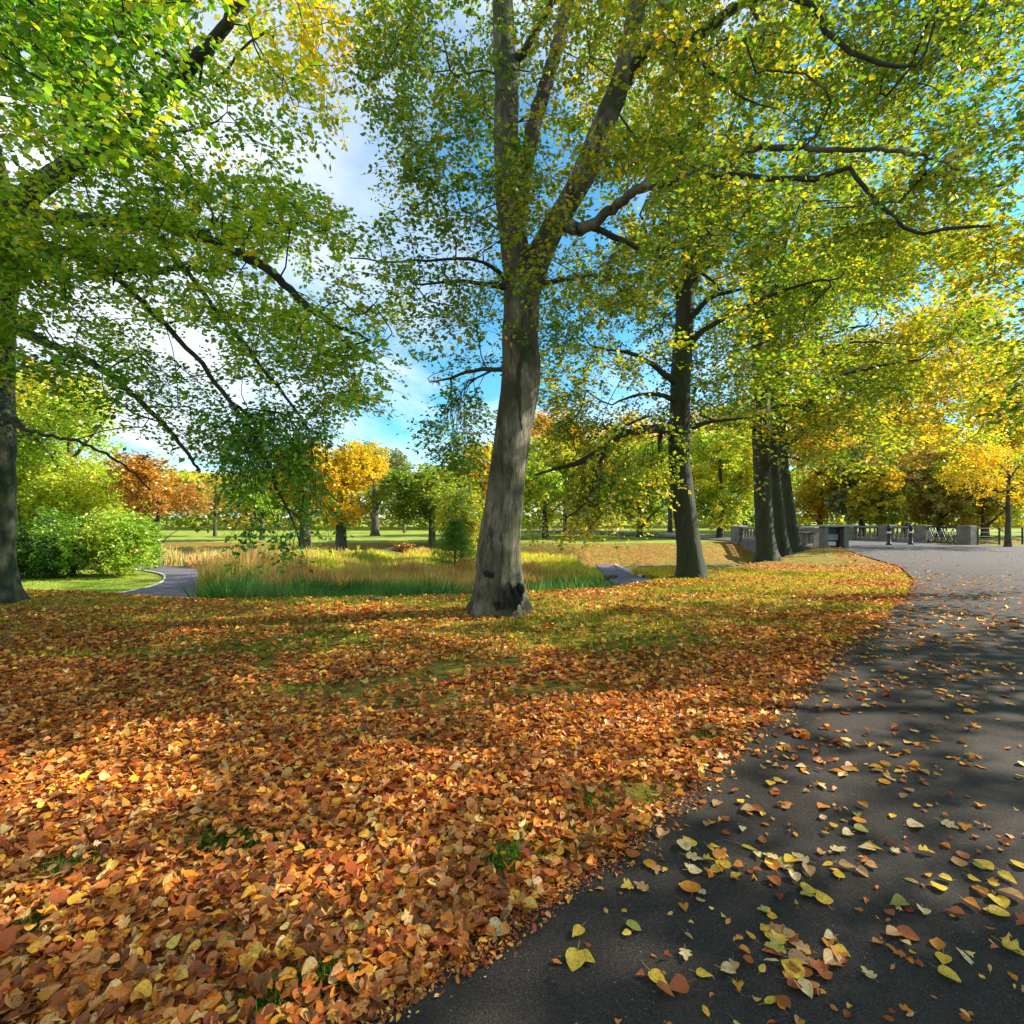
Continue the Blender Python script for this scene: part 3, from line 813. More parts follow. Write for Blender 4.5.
# left-hand, upper and right-hand parts of the crown
REG = []
def reg(poly, n, Y0, Y1, nl, size, cv, **k):
    d = dict(green=.06, pts=clump_samples(poly, int(n * 1.25), Y0, Y1), n=int(nl * .92), size=size * 1.32, cv=cv); d.update(k); return d
r1 = [
    reg([(378, -110), (520, -110), (520, 250), (500, 330), (430, 330), (375, 230), (400, 150), (365, 60)], 210, 6.6, 10.5, 75, .062, .42, spread=.5, cva=.3),
    reg([(430, 335), (500, 345), (505, 440), (480, 475), (430, 450), (440, 400)], 40, 8.6, 11.5, 75, .065, .30, spread=.5, cva=.15, cvj=.1),
    reg([(520, -110), (700, -110), (700, 100), (660, 300), (560, 330), (530, 250)], 260, 7.0, 10.5, 85, .062, .52, spread=.5, cva=.5),
    reg([(640, -110), (900, -130), (1000, -100), (1010, 60), (960, 230), (800, 250), (660, 270)], 370, 5.2, 9.6, 80, .058, .52, spread=.45, cva=.5),
    reg([(420, -260), (800, -260), (900, -130), (380, -130)], 40, 7, 10.5, 40, .12, .45, spread=.7, tw=False),
]
build_tree('beech_tree', 'tall grey beech with forked trunk and knot, nearest tree in the centre', 'tree', paths, r1, B_main, M_leafG,
           trunk_sides=44, trunk_step=.07, disp=trunk_disp(b1, .035, .15, 6, .4), minz=4.0, step=.3, limb_r=.032, knots=knots1)

# ---- second beech
b2 = P3(690, 577, 13.5)
paths = [
    W([(692, 580, 13.5, .40), (691, 565, 13.5, .35), (688, 540, 13.5, .31), (683, 500, 13.5, .295), (679, 460, 13.5, .275), (679, 420, 13.5, .265), (681, 370, 13.5, .245), (684, 330, 13.5, .235), (686, 295, 13.5, .23), (687, 270, 13.5, .20), (694, 225, 13.6, .17), (704, 180, 13.7, .14), (700, 120, 13.8, .10), (712, 40, 14, .05)]),
    W([(690, 292, 13.5, .17), (698, 265, 13.4, .15), (707, 235, 13.3, .13), (722, 190, 13.2, .10), (730, 130, 13.2, .06)]),
    W([(682, 300, 13.5, .13), (672, 280, 13.4, .09), (660, 268, 13.3, .07), (652, 250, 13.2, .05), (640, 215, 13.1, .03)]),
    W([(674, 432, 13.4, .15), (660, 428, 13.2, .12), (640, 430, 13.0, .11), (620, 435, 12.8, .10), (606, 447, 12.6, .095), (590, 458, 12.5, .08), (572, 465, 12.4, .06), (555, 469, 12.3, .04), (535, 475, 12.2, .02)]),
    W([(605, 448, 12.6, .06), (600, 462, 12.5, .05), (597, 482, 12.4, .04), (588, 500, 12.3, .035), (575, 513, 12.2, .025), (560, 520, 12.1, .015)]),
    W([(612, 440, 12.7, .04), (628, 425, 12.4, .035), (640, 418, 12.2, .03), (650, 416, 12, .02)]),
    W([(676, 382, 13.4, .11), (662, 372, 13.2, .08), (648, 360, 13.0, .06), (630, 353, 12.8, .05), (610, 350, 12.6, .03), (590, 345, 12.5, .02)]),
    W([(677, 400, 13.4, .08), (655, 393, 13.1, .05), (635, 395, 12.9, .035), (612, 405, 12.7, .02)]),
    W([(676, 415, 13.5, .07), (655, 440, 13.5, .045), (665, 470, 13.4, .03), (640, 500, 13.3, .02), (620, 508, 13.3, .012)]),
    W([(688, 350, 13.4, .11), (700, 330, 13.2, .07), (725, 318, 13.0, .06), (760, 300, 12.7, .05), (800, 283, 12.4, .04), (840, 278, 12.2, .02)]),
    W([(688, 320, 13.4, .09), (705, 300, 13.1, .06), (722, 292, 12.9, .05), (745, 290, 12.7, .03), (775, 280, 12.5, .02)]),
    W([(687, 430, 13.4, .08), (705, 422, 13.3, .05), (730, 420, 13.2, .04), (752, 418, 13.1, .02)]),
]
r2 = [
    reg([(540, 300), (680, 260), (700, 420), (660, 470), (600, 470), (540, 450)], 190, 11, 16, 85, .085, .48, spread=.65, cva=.35),
    reg([(530, 460), (680, 440), (660, 500), (600, 530), (540, 530)], 60, 11.2, 14.5, 75, .08, .62, spread=.55, cva=.3, droop=.7),
    reg([(600, 120), (860, 120), (860, 330), (790, 400), (700, 420), (640, 300)], 310, 11, 16, 85, .09, .50, spread=.7, cva=.4),
    reg([(580, -60), (820, -60), (840, 120), (580, 130)], 90, 11.5, 16, 45, .13, .45, spread=.8, tw=False),
]
build_tree('beech_tree', 'slender mossy beech with dark limb curving down left, middle of the row', 'tree', paths, r2, B_dark, M_leafG,
           trunk_sides=28, trunk_step=.1, disp=trunk_disp(b2, .03, .08, 5, 1.2), minz=3.6, step=.42, limb_r=.06, twig_r=.005)

# ---- third beech
b3 = P3(767, 561, 19.2)
paths = [
    W([(768, 564, 19.2, .42), (767, 552, 19.2, .365), (764, 530, 19.2, .32), (763, 500, 19.2, .305), (762, 470, 19.2, .30), (761, 430, 19.2, .31), (761, 390, 19.2, .29), (760, 350, 19.2, .27), (757, 300, 19.2, .27), (755, 250, 19.2, .22), (750, 180, 19.3, .15), (752, 90, 19.4, .07)]),
    W([(764, 345, 19.2, .2), (770, 310, 19.0, .16), (780, 270, 18.8, .12), (790, 210, 18.6, .08), (800, 140, 18.5, .05)]),
    W([(768, 440, 19.1, .17), (785, 425, 18.8, .12), (805, 405, 18.5, .11), (825, 385, 18.2, .09), (845, 374, 18.0, .07), (880, 365, 17.7, .05), (920, 360, 17.4, .03)]),
    W([(760, 432, 19.2, .12), (742, 425, 19.0, .09), (722, 424, 18.8, .06), (700, 415, 18.6, .04)]),
    W([(766, 380, 19.1, .12), (790, 368, 18.8, .08), (820, 350, 18.5, .06), (860, 340, 18.2, .04), (900, 345, 18, .02)]),
    W([(766, 470, 19.0, .12), (772, 460, 18.7, .07), (780, 455, 18.5, .05), (800, 460, 18.2, .03)]),
]
r3 = [
    reg([(700, 180), (1000, 180), (980, 330), (900, 400), (830, 430), (720, 440)], 360, 16.2, 23, 80, .12, .50, spread=.95, cva=.45),
    reg([(720, 420), (860, 400), (900, 440), (830, 480), (740, 480)], 60, 16.5, 21.5, 70, .115, .55, spread=.85, cva=.3),
    reg([(690, 40), (900, 40), (920, 180), (700, 180)], 70, 16.5, 22, 50, .17, .5, spread=1.1, tw=False),
]
build_tree('beech_tree', 'stout beech with broad flared base and low limbs, left of two trunks beyond', 'tree', paths, r3, B_dark, M_leafG,
           trunk_sides=24, trunk_step=.14, disp=trunk_disp(b3, .045, .14, 5, 2.2), minz=3.6, step=.55, limb_r=.08, twig_r=.006)

# ---- fourth and fifth
paths = [W([(783, 556, 24, .38), (781, 540, 24, .30), (777, 500, 24, .27), (773, 465, 24, .26), (771, 420, 24, .25), (775, 360, 24, .27), (780, 290, 24, .2), (785, 200, 24, .1)]),
         W([(773, 440, 24, .15), (790, 410, 23.6, .11), (815, 390, 23.2, .09), (850, 380, 22.8, .05)]),
         W([(774, 380, 24, .14), (800, 350, 23.8, .1), (840, 330, 23.5, .06), (870, 325, 23.3, .03)])]
r4 = [reg([(760, 240), (960, 230), (1010, 330), (960, 430), (860, 450), (790, 460), (740, 400)], 230, 21, 28, 75, .16, .58, spread=1.2, cva=.5)]
build_tree('beech_tree', 'dark beech trunk squeezed directly behind the stout flared beech', 'tree', paths, r4, B_dark, M_leafG, trunk_sides=18, trunk_step=.25,
           disp=trunk_disp(P3(781, 552, 24), .05, .12, 4, .2), minz=4.2, step=.7, limb_r=.1, twig_r=.008)
paths = [W([(795, 551, 27.4, .42), (793, 540, 27.4, .33), (788, 500, 27.4, .29), (783, 470, 27.4, .28), (781, 430, 27.4, .27), (785, 370, 27.4, .27), (795, 300, 27.4, .2), (800, 220, 27.4, .1)]),
         W([(784, 450, 27.4, .15), (810, 425, 27, .11), (850, 410, 26.6, .08), (900, 420, 26.2, .04)])]
r5 = [reg([(790, 270), (1000, 300), (1020, 400), (960, 450), (880, 460), (800, 470)], 190, 24.5, 31, 70, .18, .68, spread=1.3, cva=.5)]
build_tree('beech_tree', 'last beech of the row, pale sunlit edge on its trunk beside the parapet', 'tree', paths, r5, B_dark, M_leafG, trunk_sides=18, trunk_step=.25,
           disp=trunk_disp(P3(793, 548, 27.4), .05, .12, 4, 1.2), minz=4.2, step=.8, limb_r=.1, twig_r=.008)

# ---- left tree, trunk on the picture edge
bl = P3(-14, 606, 9.2)
paths = [
    W([(-16, 612, 9.2, .50), (-15, 595, 9.2, .44), (-14, 560, 9.2, .40), (-13, 500, 9.2, .38), (-12, 430, 9.2, .37), (-12, 370, 9.2, .36), (-10, 310, 9.1, .34), (-4, 260, 9.0, .31), (0, 220, 8.9, .28), (-14, 150, 8.8, .2), (-30, 60, 8.8, .16), (-30, -60, 8.8, .1), (-20, -180, 8.9, .05)]),
    W([(0, 228, 8.9, .26), (18, 205, 8.5, .18), (40, 185, 8.1, .15), (72, 163, 7.7, .13), (105, 145, 7.3, .12), (130, 128, 7.1, .115), (155, 100, 6.9, .10), (182, 75, 6.7, .09), (215, 40, 6.5, .07), (250, -10, 6.3, .05), (280, -60, 6.2, .03)]),
    W([(0, 215, 8.9, .20), (20, 214, 8.6, .14), (50, 217, 8.3, .11), (100, 220, 8.0, .095), (150, 222, 7.8, .085), (185, 230, 7.6, .08), (215, 242, 7.5, .07), (245, 256, 7.4, .065), (270, 270, 7.3, .06), (295, 296, 7.2, .052), (318, 315, 7.1, .042), (340, 328, 7.0, .03), (370, 340, 6.9, .015)]),
    W([(0, 238, 8.9, .16), (40, 246, 8.5, .10), (80, 255, 8.2, .085), (120, 264, 8.0, .075), (150, 272, 7.8, .06), (175, 268, 7.7, .045), (205, 270, 7.6, .03), (230, 275, 7.5, .015)]),
    W([(-6, 300, 9.0, .2), (20, 330, 8.4, .09), (50, 345, 8.0, .06), (90, 360, 7.6, .05), (130, 390, 7.3, .04), (170, 430, 7.1, .03), (200, 470, 7.0, .015)]),
    W([(-8, 400, 9.0, .2), (20, 428, 8.8, .03), (50, 436, 8.7, .027), (85, 442, 8.6, .026), (108, 456, 8.5, .02), (130, 468, 8.4, .015), (150, 490, 8.3, .015)]),
    W([(100, 262, 8.1, .05), (140, 300, 7.8, .04), (190, 350, 7.4, .035), (230, 400, 7.1, .03), (258, 440, 6.9, .028), (275, 480, 6.8, .022), (290, 520, 6.7, .014), (300, 545, 6.7, .008)]),
    W([(150, 224, 7.8, .045), (200, 290, 7.5, .035), (245, 345, 7.2, .03), (280, 390, 7.0, .022), (310, 430, 6.8, .012)]),
]
cvfL = lambda C: .16 * sstep(.5, 4.5, C[:, 0] + 9.3 - 4.0 + (C[:, 2] - 6) * .35) * sstep(4.5, 7.0, C[:, 2])
rl = [
    reg([(-120, -150), (330, -150), (345, 40), (335, 95), (280, 150), (300, 190), (260, 240), (-120, 260)], 440, 5.6, 10, 82, .066, .58, spread=.5, cva=.45, cvf=cvfL),
    reg([(-60, -120), (200, -120), (210, 20), (160, 110), (-60, 170)], 95, 4.0, 5.6, 75, .056, .42, spread=.4, cva=.5, tpl=LEAF6),
    reg([(-100, 240), (290, 190), (370, 235), (395, 270), (400, 330), (375, 400), (330, 400), (300, 360), (200, 350), (-100, 400)], 410, 5.8, 10, 84, .062, .46, spread=.5, cva=.35, cvf=cvfL),
    reg([(40, 350), (220, 340), (320, 380), (330, 430), (290, 480), (240, 460), (170, 440), (60, 400)], 90, 6.0, 9.0, 72, .06, .34, spread=.45, cva=.2, droop=.8),
    reg([(215, 420), (318, 400), (322, 500), (318, 545), (285, 560), (255, 530), (225, 490)], 42, 6.2, 8.4, 70, .058, .34, spread=.38, cva=.25, droop=.9),
]
build_tree('beech_tree', 'big spreading tree at left edge with long low boughs of green leaves', 'tree', paths, rl, B_dark, M_leafL,
           trunk_sides=28, trunk_step=.1, disp=trunk_disp(bl, .03, .22, 5, 1.2), minz=2.8, step=.3, limb_r=.05)

# ---- trees beside and behind the camera on the road's right side (they shade the foreground)
for (bx, by, h, lab, nn, poly) in ((17.0, 5.2, 15, 'large roadside tree just off the right edge with boughs reaching in at upper right', 540, None),
                                   (15.5, -4.5, 14, 'large roadside tree behind the viewer on the right', 260, None)):
    paths = [np.array([[bx, by, -.2, .5], [bx, by, 1.5, .42], [bx - .2, by, 4, .36], [bx - .3, by + .2, 7, .28], [bx, by, 10, .18], [bx, by, h - 1.5, .06]]),
             np.array([[bx - .2, by, 4, .2], [bx - 1.5, by + .6, 5.2, .13], [bx - 3.4, by + 1.0, 6.2, .09], [bx - 5.5, by + 1.2, 6.8, .05]]),
             np.array([[bx - .2, by, 5, .2], [bx - 1.2, by - 1.6, 6.2, .13], [bx - 2.2, by - 3, 7.2, .07]])]
    rr_ = [dict(pts=ellip((bx - 1.2, by + .2, h * .54), (5.2, 4.2, h * .38), nn), n=46, size=.15, cv=.5, spread=.75, cva=.5, tw=False)]
    if nn == 540: rr_.append(reg([(925, -200), (1180, -200), (1180, 430), (1015, 425), (990, 300), (950, 200)], 340, 7, 12, 75, .085, .44, spread=.6, cva=.5))
    build_tree('roadside_tree', lab, 'tree', paths, rr_, B_dark, M_leafG, trunk_sides=20, trunk_step=.2, disp=trunk_disp((bx, by, 0), .04, .3), minz=3.5, step=.7, limb_r=.07)

# ------------------------------------------------------------------ background trees
def bg_tree(name, label, px, Yd, wpx, top_py, base_py, leafm, cv, nclus, cva=.4, lsize=.2, trunk_r=.25, low=.35, nl=45, group=None, bark=None, shape=1.0, lean=0, spread=None, tilt=.9, dome=True):
    x = (px - 512) / F * Yd; zb = ground(np.array([x]), np.array([Yd]))[0]
    if base_py is not None: zb = max(zb - 1, min(zb + 1.0, CAMZ - (base_py - HZ) / F * Yd)) if False else zb
    zt = CAMZ - (top_py - HZ) / F * Yd; H = zt - zb; R = wpx * 1.22 / 2 / F * Yd; nclus = int(nclus * 1.45); lsize *= 1.12; nl = int(nl * 1.2)
    hc = zb + H * (low + 1) / 2; rz = H * (1 - low) / 2
    base = np.array([x, Yd, zb - .1])
    ctr = np.array([x + lean, Yd, hc])
    paths = [np.array([[x, Yd, zb - .15, trunk_r * 1.4], [x, Yd, zb + .3, trunk_r], [x + lean * .3, Yd, zb + H * .3, trunk_r * .8], [x + lean * .7, Yd, zb + H * .6, trunk_r * .5], [x + lean, Yd, zb + H * .88, trunk_r * .12]])]
    for k in range(5):
        a = k * 1.3 + px; z0 = zb + H * (low * .8 + .09 * k)
        e = np.array([math.cos(a), math.sin(a), .0]) * R * .7
        paths.append(np.array([[x + lean * .4, Yd, z0, trunk_r * .4], [x + lean * .4 + e[0] * .5, Yd + e[1] * .5, z0 + R * .35, trunk_r * .22], [x + lean + e[0], Yd + e[1], z0 + R * .55, trunk_r * .08]]))
    # lumpy crown: several lobes
    nlobe = 14; pts = []
    for k in range(nlobe):
        d = norm(rng.normal(size=3)); c = ctr + d * np.array([R, R, rz]) * (.45 + .3 * rng.random())
        rl_ = np.array([R, R, rz * .8]) * (.24 + .24 * rng.random())
        pts.append(ellip(c, rl_, max(3, nclus // nlobe), .5))
    pts = np.concatenate(pts)
    sp = spread or max(.5, R * .17)
    rr_ = [dict(pts=pts, n=nl, size=lsize, cv=cv, spread=sp, cva=cva, cs=1.2 / max(1, R) , tw=False, tilt=tilt, cvj=.1, flat=.6)]
    return build_tree(name, label, 'tree', paths, rr_, bark or B_far, leafm, group=group, trunk_sides=10, trunk_step=.5, minz=zb + H * low * .6, step=max(.5, R * .25), limb_r=.09, keep_twigs=False, tip=.012)[0]

bg_tree('maple_tree', 'bright golden yellow maple on the lawn across the pond', 341, 38, 84, 432, 543, M_leafY, .42, 300, lsize=.17, trunk_r=.42, low=.22, cva=.35, nl=60)
bg_tree('maple_tree', 'yellow-orange tree partly behind drooping green boughs, left of the golden maple', 305, 40, 66, 436, 543, M_leafY, .42, 170, lsize=.2, trunk_r=.45, low=.28)
bg_tree('lime_tree', 'tall blue-green tree with pale yellow top behind the golden maple', 375, 62, 62, 436, 540, M_leafT, .5, 190, lsize=.3, trunk_r=.5, low=.2, cva=.9)
bg_tree('oak_tree', 'dark olive round-headed tree between the pond gap and centre trunk', 432, 40, 92, 462, 541, M_leafG, .42, 260, lsize=.2, trunk_r=.3, low=.28, cva=.35)
bg_tree('oak_tree', 'olive and orange tree leaning behind the left side of the centre trunk', 480, 46, 80, 440, 541, M_leafG, .62, 200, lsize=.24, trunk_r=.3, low=.3, cva=.4)
bg_tree('birch_tree', 'thin wispy pale tree standing in the gap of blue sky', 404, 75, 26, 474, 538, M_leafT, .85, 40, lsize=.25, trunk_r=.15, low=.3, nl=30)
bg_tree('willow_tree', 'loose green tree just left of the centre trunk, behind the small pine', 462, 27, 56, 478, 572, M_leafG, .50, 130, lsize=.12, trunk_r=.12, low=.12)
# left
bg_tree('hazel_tree', 'yellow-green tree rising over the bushes at far left', 70, 22, 190, 350, 580, M_leafB, .80, 420, lsize=.13, trunk_r=.2, low=.15, nl=60, cva=.6)
bg_tree('hornbeam_tree', 'russet brown tree hanging over the left path', 158, 21, 62, 440, 580, M_leafR, .42, 80, lsize=.12, trunk_r=.10, low=.22, nl=60, cva=.9)
bg_tree('hornbeam_tree', 'brown-gold tree far left beneath the big tree boughs', 8, 24, 150, 350, 580, M_leafY, .50, 220, lsize=.15, trunk_r=.2, low=.3)
bg_tree('lime_tree', 'pale yellow tree beyond the far end of the pond, left', 215, 60, 60, 478, 540, M_leafK, .35, 90, lsize=.3, trunk_r=.2, low=.35)
bg_tree('lime_tree', 'light green tree beyond the pond behind hanging boughs', 262, 48, 60, 470, 541, M_leafB, .6, 130, lsize=.24, trunk_r=.22, low=.28)
# middle right wood
mid = [(545, 44, 70, 430, M_leafB, .70, 'bright yellow-green tree immediately right of the centre trunk'),
       (590, 50, 80, 425, M_leafY, .22, 'golden-green tree behind the bank above the sunken path'),
       (640, 46, 80, 430, M_leafB, .66, 'lime tree on the far lawn just left of the slender beech'),
       (720, 44, 90, 420, M_leafB, .82, 'bright yellow tree between slender beech and stout beech'),
       (745, 58, 80, 400, M_leafY, .35, 'tall yellow tree seen through the gap left of the stout beech'),
       (565, 66, 90, 410, M_leafG, .68, 'tall mixed green and gold tree far behind the bank'),
       (670, 64, 110, 395, M_leafG, .68, 'tall broad green-gold tree far behind the slender beech'),
       (820, 52, 80, 400, M_leafG, .66, 'green tree rising behind the box-shaped end pier'),
       (862, 48, 64, 440, M_leafT, .55, 'dark teal tree with black trunk behind the far parapet'),
       (905, 56, 100, 395, M_leafY, .35, 'tall yellow tree behind the middle parapet pier'),
       (880, 44, 50, 455, M_leafY, .30, 'low green-gold tree directly behind the paired bollards'),
       (940, 47, 90, 440, M_leafK, .35, 'pinkish gold tree behind the ornate iron panel'),
       (985, 44, 90, 420, M_leafB, .75, 'yellow-green tree behind the wire fence'),
       (1035, 50, 120, 390, M_leafY, .40, 'golden tree on the far right beyond the fence'),
       (970, 66, 150, 330, M_leafG, .62, 'tallest gold-green tree at the back right'),
       (850, 72, 150, 330, M_leafG, .56, 'tall green tree at the back between row and bridge')]
for (px, Yd, wp, tp, mt_, cv, lab) in mid:
    bg_tree('park_tree', lab, px, Yd, wp, tp, None, mt_, cv, int(100 + wp * 1.7), lsize=.005 * Yd, trunk_r=.28, low=.10 if Yd < 56 else .2, nl=55, cva=.5)
# right edge small tree in front of the fence
bg_tree('cherry_tree', 'small tree with tan forked trunk in front of the wire fence at right', 1008, 28.6, 110, 440, 548, M_leafY, .60, 95, lsize=.11, trunk_r=.15, low=.42, nl=60, cva=.8)
# orange bough tree, right
bx = 24.5
# hedge/wood far
def far_wood(name, Y0, Y1, x0, x1, hmin, hmax, n, leafm, cv0, cv1, lsize):
    x = x0 + (x1 - x0) * rng.random(n); y = Y0 + (Y1 - Y0) * rng.random(n)
    zg = ground(x, y)
    hp = hmin + (hmax - hmin) * fbm(np.column_stack([x, y * .3, x * 0]), .055, 3, 3)
    z = zg + hp * (1 - rng.random(n) ** 2.0 * .98)
    C = np.column_stack([x, y, z])
    cv = cv0 + (cv1 - cv0) * fbm(C, .07, 12, 2) + rng.normal(size=n) * .08
    d = norm(rng.normal(size=(n, 3)) * [1, 1, .4]); nn = rng.normal(size=(n, 3)) + [0, -.3, .6]
    V, L, S = scatter(LEAF4[0], LEAF4[1], C, d, nn, lsize * (.6 + .8 * rng.random(n)))
    o = mesh_np(name, V, L, S, leafm, {'cv': ('FACE', cv.clip(0, 1))}); tag(o, kind='stuff'); return o
o = far_wood('distant_woodland', 95, 125, -190, 190, 7, 15, 90000, M_leafG, .15, .95, 1.0); o['label'] = 'distant autumn woodland closing the view beyond the lawns'

# ------------------------------------------------------------------ bushes
def bush(name, label, px, Yd, wpx, top_py, leafm, cv, n, lsize=.08, group=None, depth=1.0, spread=.35, cva=.5):
    x = (px - 512) / F * Yd; zb = float(ground(np.array([x]), np.array([Yd]))[0]); R = wpx / 2 / F * Yd; H = CAMZ - (top_py - HZ) / F * Yd - zb
    paths = []
    for k in range(7):
        a = k * .9 + px; e = np.array([math.cos(a), math.sin(a)]) * R * .55
        paths.append(np.array([[x, Yd, zb - .1, .03], [x + e[0] * .4, Yd + e[1] * .4, zb + H * .35, .022], [x + e[0], Yd + e[1], zb + H * .75, .008]]))
    pts = []
    for k in range(8):
        a = rng.random() * 6.28; c = np.array([x + math.cos(a) * R * .5, Yd + math.sin(a) * R * .5 * depth, zb + H * (.3 + .3 * rng.random())])
        pts.append(ellip(c, (R * .5, R * .5 * depth, H * .38), n // 8, .4))
    pts = np.concatenate(pts); pts[:, 2] = np.clip(pts[:, 2], zb + .15, None)
    root, sk = build_tree(name, label, 'shrub', paths, [dict(pts=pts, n=50, size=lsize, cv=cv, spread=spread, cva=cva, tw=False, tilt=.9, flat=.8, droop=.2)], B_far, leafm,
                          group=group, trunk_sides=6, trunk_step=.2, step=.3, limb_r=.018, keep_twigs=False, tip=.004)
    return root
bush('laurel_bush', 'bright lime green bush at the bend of the left path', 118, 18.2, 74, 500, M_leafB, .68, 260, .10)
bush('laurel_bush', 'mid green bush between the lime bush and left trunk', 72, 18.0, 70, 508, M_leafB, .45, 240, .10)
bush('holly_bush', 'dark glossy green bush beside the left-edge trunk', 32, 17.5, 60, 530, M_leafB, .12, 200, .09)
bush('hazel_bush', 'tall yellow-green bush at far left behind the dark bush', 25, 20.5, 110, 470, M_leafB, .6, 260, .11)
bush('dogwood_bush', 'russet low bush on the far bank below the dark tree', 402, 36, 24, 545, M_leafR, .35, 60, .13)
bush('willow_bush', 'lime green waterside bush behind the russet reeds', 280, 26, 60, 556, M_leafB, .75, 110, .11)
bush('willow_bush', 'yellow-green willow scrub at the back of the reed bed', 330, 30, 60, 558, M_leafB, .85, 90, .12)

# small pine
def pine(px, Yd, top_py, wpx):
    x = (px - 512) / F * Yd; zb = float(ground(np.array([x]), np.array([Yd]))[0]); H = CAMZ - (top_py - HZ) / F * Yd - zb; R = wpx / 2 / F * Yd
    root = empty('pine_tree', (x, Yd, zb), 'small loose young green pine at the pond edge left of centre trunk', 'tree')
    mb = MB(); mb.tube(np.array([[x, Yd, zb - .1], [x, Yd, zb + H * .5], [x, Yd, zb + H]]), [.06, .04, .01], 7); mb.build('trunk', B_far, root)
    n = 9000
    t = rng.random(n) ** .8; a = np.round(rng.random(n) * 9) / 9 * 6.28 + rng.normal(size=n) * .22 + np.floor(t * 8) * .7
    rr2 = R * (1.05 - t) * (.3 + .7 * rng.random(n)) * (.65 + .7 * vnoise(np.column_stack([a, t * 8, t * 0]), 1.7, 3))
    z = zb + H * (.12 + .88 * (np.floor(t * 8) + .35 * rng.random(n)) / 8) + rr2 * .25
    C = np.column_stack([x + rr2 * np.cos(a), Yd + rr2 * np.sin(a), z])
    d = np.column_stack([np.cos(a), np.sin(a), .6 + 0 * a]) + rng.normal(size=(n, 3)) * .8; C = C + rng.normal(size=(n, 3)) * .07
    V, L, S = scatter(np.array([[0, -.08, 0], [1, 0, 0], [0, .08, 0]]), [(0, 1, 2)], C, d, rng.normal(size=(n, 3)), np.full(n, .16))
    mesh_np('crown', V, L, S, M_leafG, {'cv': ('FACE', (.12 + .35 * rng.random(n)))}, root)
pine(455, 21.5, 518, 60)

# ------------------------------------------------------------------ reeds, grasses
M_blade = leaf_mat('grass_blades', None, .35, .0, attr='bc')
def blades(name, pts, hgt, wid, cols_, label, lean=.25, jitter=.3, curve=.3):
    n = len(pts); z = ground(pts[:, 0], pts[:, 1])
    a = rng.random(n) * 6.28; h = hgt * (.6 + .6 * rng.random(n))
    ln = np.abs(rng.normal(size=n)) * lean
    dirv = np.column_stack([np.cos(a) * ln, np.sin(a) * ln, np.ones(n)]); dirv = norm(dirv)
    side = np.column_stack([-np.sin(a + .6), np.cos(a + .6), a * 0])
    b = np.column_stack([pts[:, 0], pts[:, 1], z - .03]); w_ = (wid * (.6 + .8 * rng.random(n)))[:, None]
    mid_ = b + dirv * (h * .55)[:, None]
    tip_ = b + dirv * h[:, None] + np.column_stack([np.cos(a), np.sin(a), -.3 + 0 * a]) * (h * curve * rng.random(n))[:, None]
    V = np.stack([b - side * w_ * .5, b + side * w_ * .5, mid_ + side * w_ * .45, tip_, mid_ - side * w_ * .45], 1).reshape(-1, 3)
    L = np.arange(n * 5); S = np.arange(n) * 5
    if hgt > .3:
        hs = (.45 + 1.0 * fbm(b, 1.1, 71, 3))[:, None] ; V = V.reshape(n, 5, 3); V = b[:, None] + (V - b[:, None]) * hs[:, None]; V = V.reshape(-1, 3)
    cols_ = np.asarray(cols_); k = rng.integers(0, len(cols_), n)
    cl = fbm(b, .8, 44, 2); k = np.clip((cl * len(cols_) * 1.6 - .3 * len(cols_) + rng.normal(size=n) * .8).astype(int), 0, len(cols_) - 1)
    C = cols_[k] * (.75 + .5 * rng.random((n, 1)))
    o = mesh_np(name, V, L, S, M_blade, {'bc': ('FACE', C)}); tag(o, label, kind='stuff'); return o
def area(n, x0, x1, y0, y1, cond=None):
    out = np.empty((0, 2))
    while len(out) < n:
        q = np.column_stack([x0 + (x1 - x0) * rng.random(n), y0 + (y1 - y0) * rng.random(n)])
        if cond is not None: q = q[cond(q[:, 0], q[:, 1])]
        out = np.concatenate([out, q])
    return out[:n]
def off_paths(x, y):
    a = np.concatenate([pl, pr[::-1]]); b_ = np.concatenate([pl2, pr2[::-1]])
    return ~_inside(x, y, a) & ~_inside(x, y, b_) & (road_dist(x, y) > .4)
crest = lambda x: np.interp(x, CX, CY)
foot = lambda x: np.interp(x, FX, FF)
# clumpy green sedge, nearest band
blades('green_sedge', area(24000, -7.2, 2.7, 11, 16.8, lambda x, y: (y > crest(x) + 1.5) & (y < crest(x) + 4.6 + .5 * np.sin(x * 1.3)) & off_paths(x, y) & (fbm(np.stack([x, y, 0 * x], -1), .9, 6, 2) > .32)),
       .95, .028, [(.05, .13, .05), (.08, .22, .06), (.12, .30, .05), (.16, .30, .12), (.25, .34, .10)], 'green sedge fringe along the near edge of the pond', .4)
blades('russet_reeds', area(30000, -9.5, 1.0, 14.5, 19.5, lambda x, y: (y > crest(x) + 4.2) & off_paths(x, y) & (fbm(np.stack([x, y, 0 * x], -1), .9, 16, 2) > .35)),
       .98, .026, [(.30, .12, .05), (.45, .20, .08), (.60, .36, .14), (.70, .52, .22), (.42, .45, .08), (.5, .5, .1)], 'russet and straw coloured reeds in the marsh', .22, curve=.3)
blades('marsh_grass', area(52000, -15, 3.4, 19, 37, lambda x, y: off_paths(x, y) & (y < foot(x) + .5) & ((x > -8) | (y < 25) & (x > -10.5)) & ((y < 29) | (x > -6.5))),
       .62, .042, [(.44, .24, .10), (.60, .46, .16), (.62, .56, .12), (.45, .52, .06), (.58, .60, .06), (.68, .60, .12), (.32, .42, .06)], 'yellow-green marsh grass filling the pond bed', .15, curve=.2)
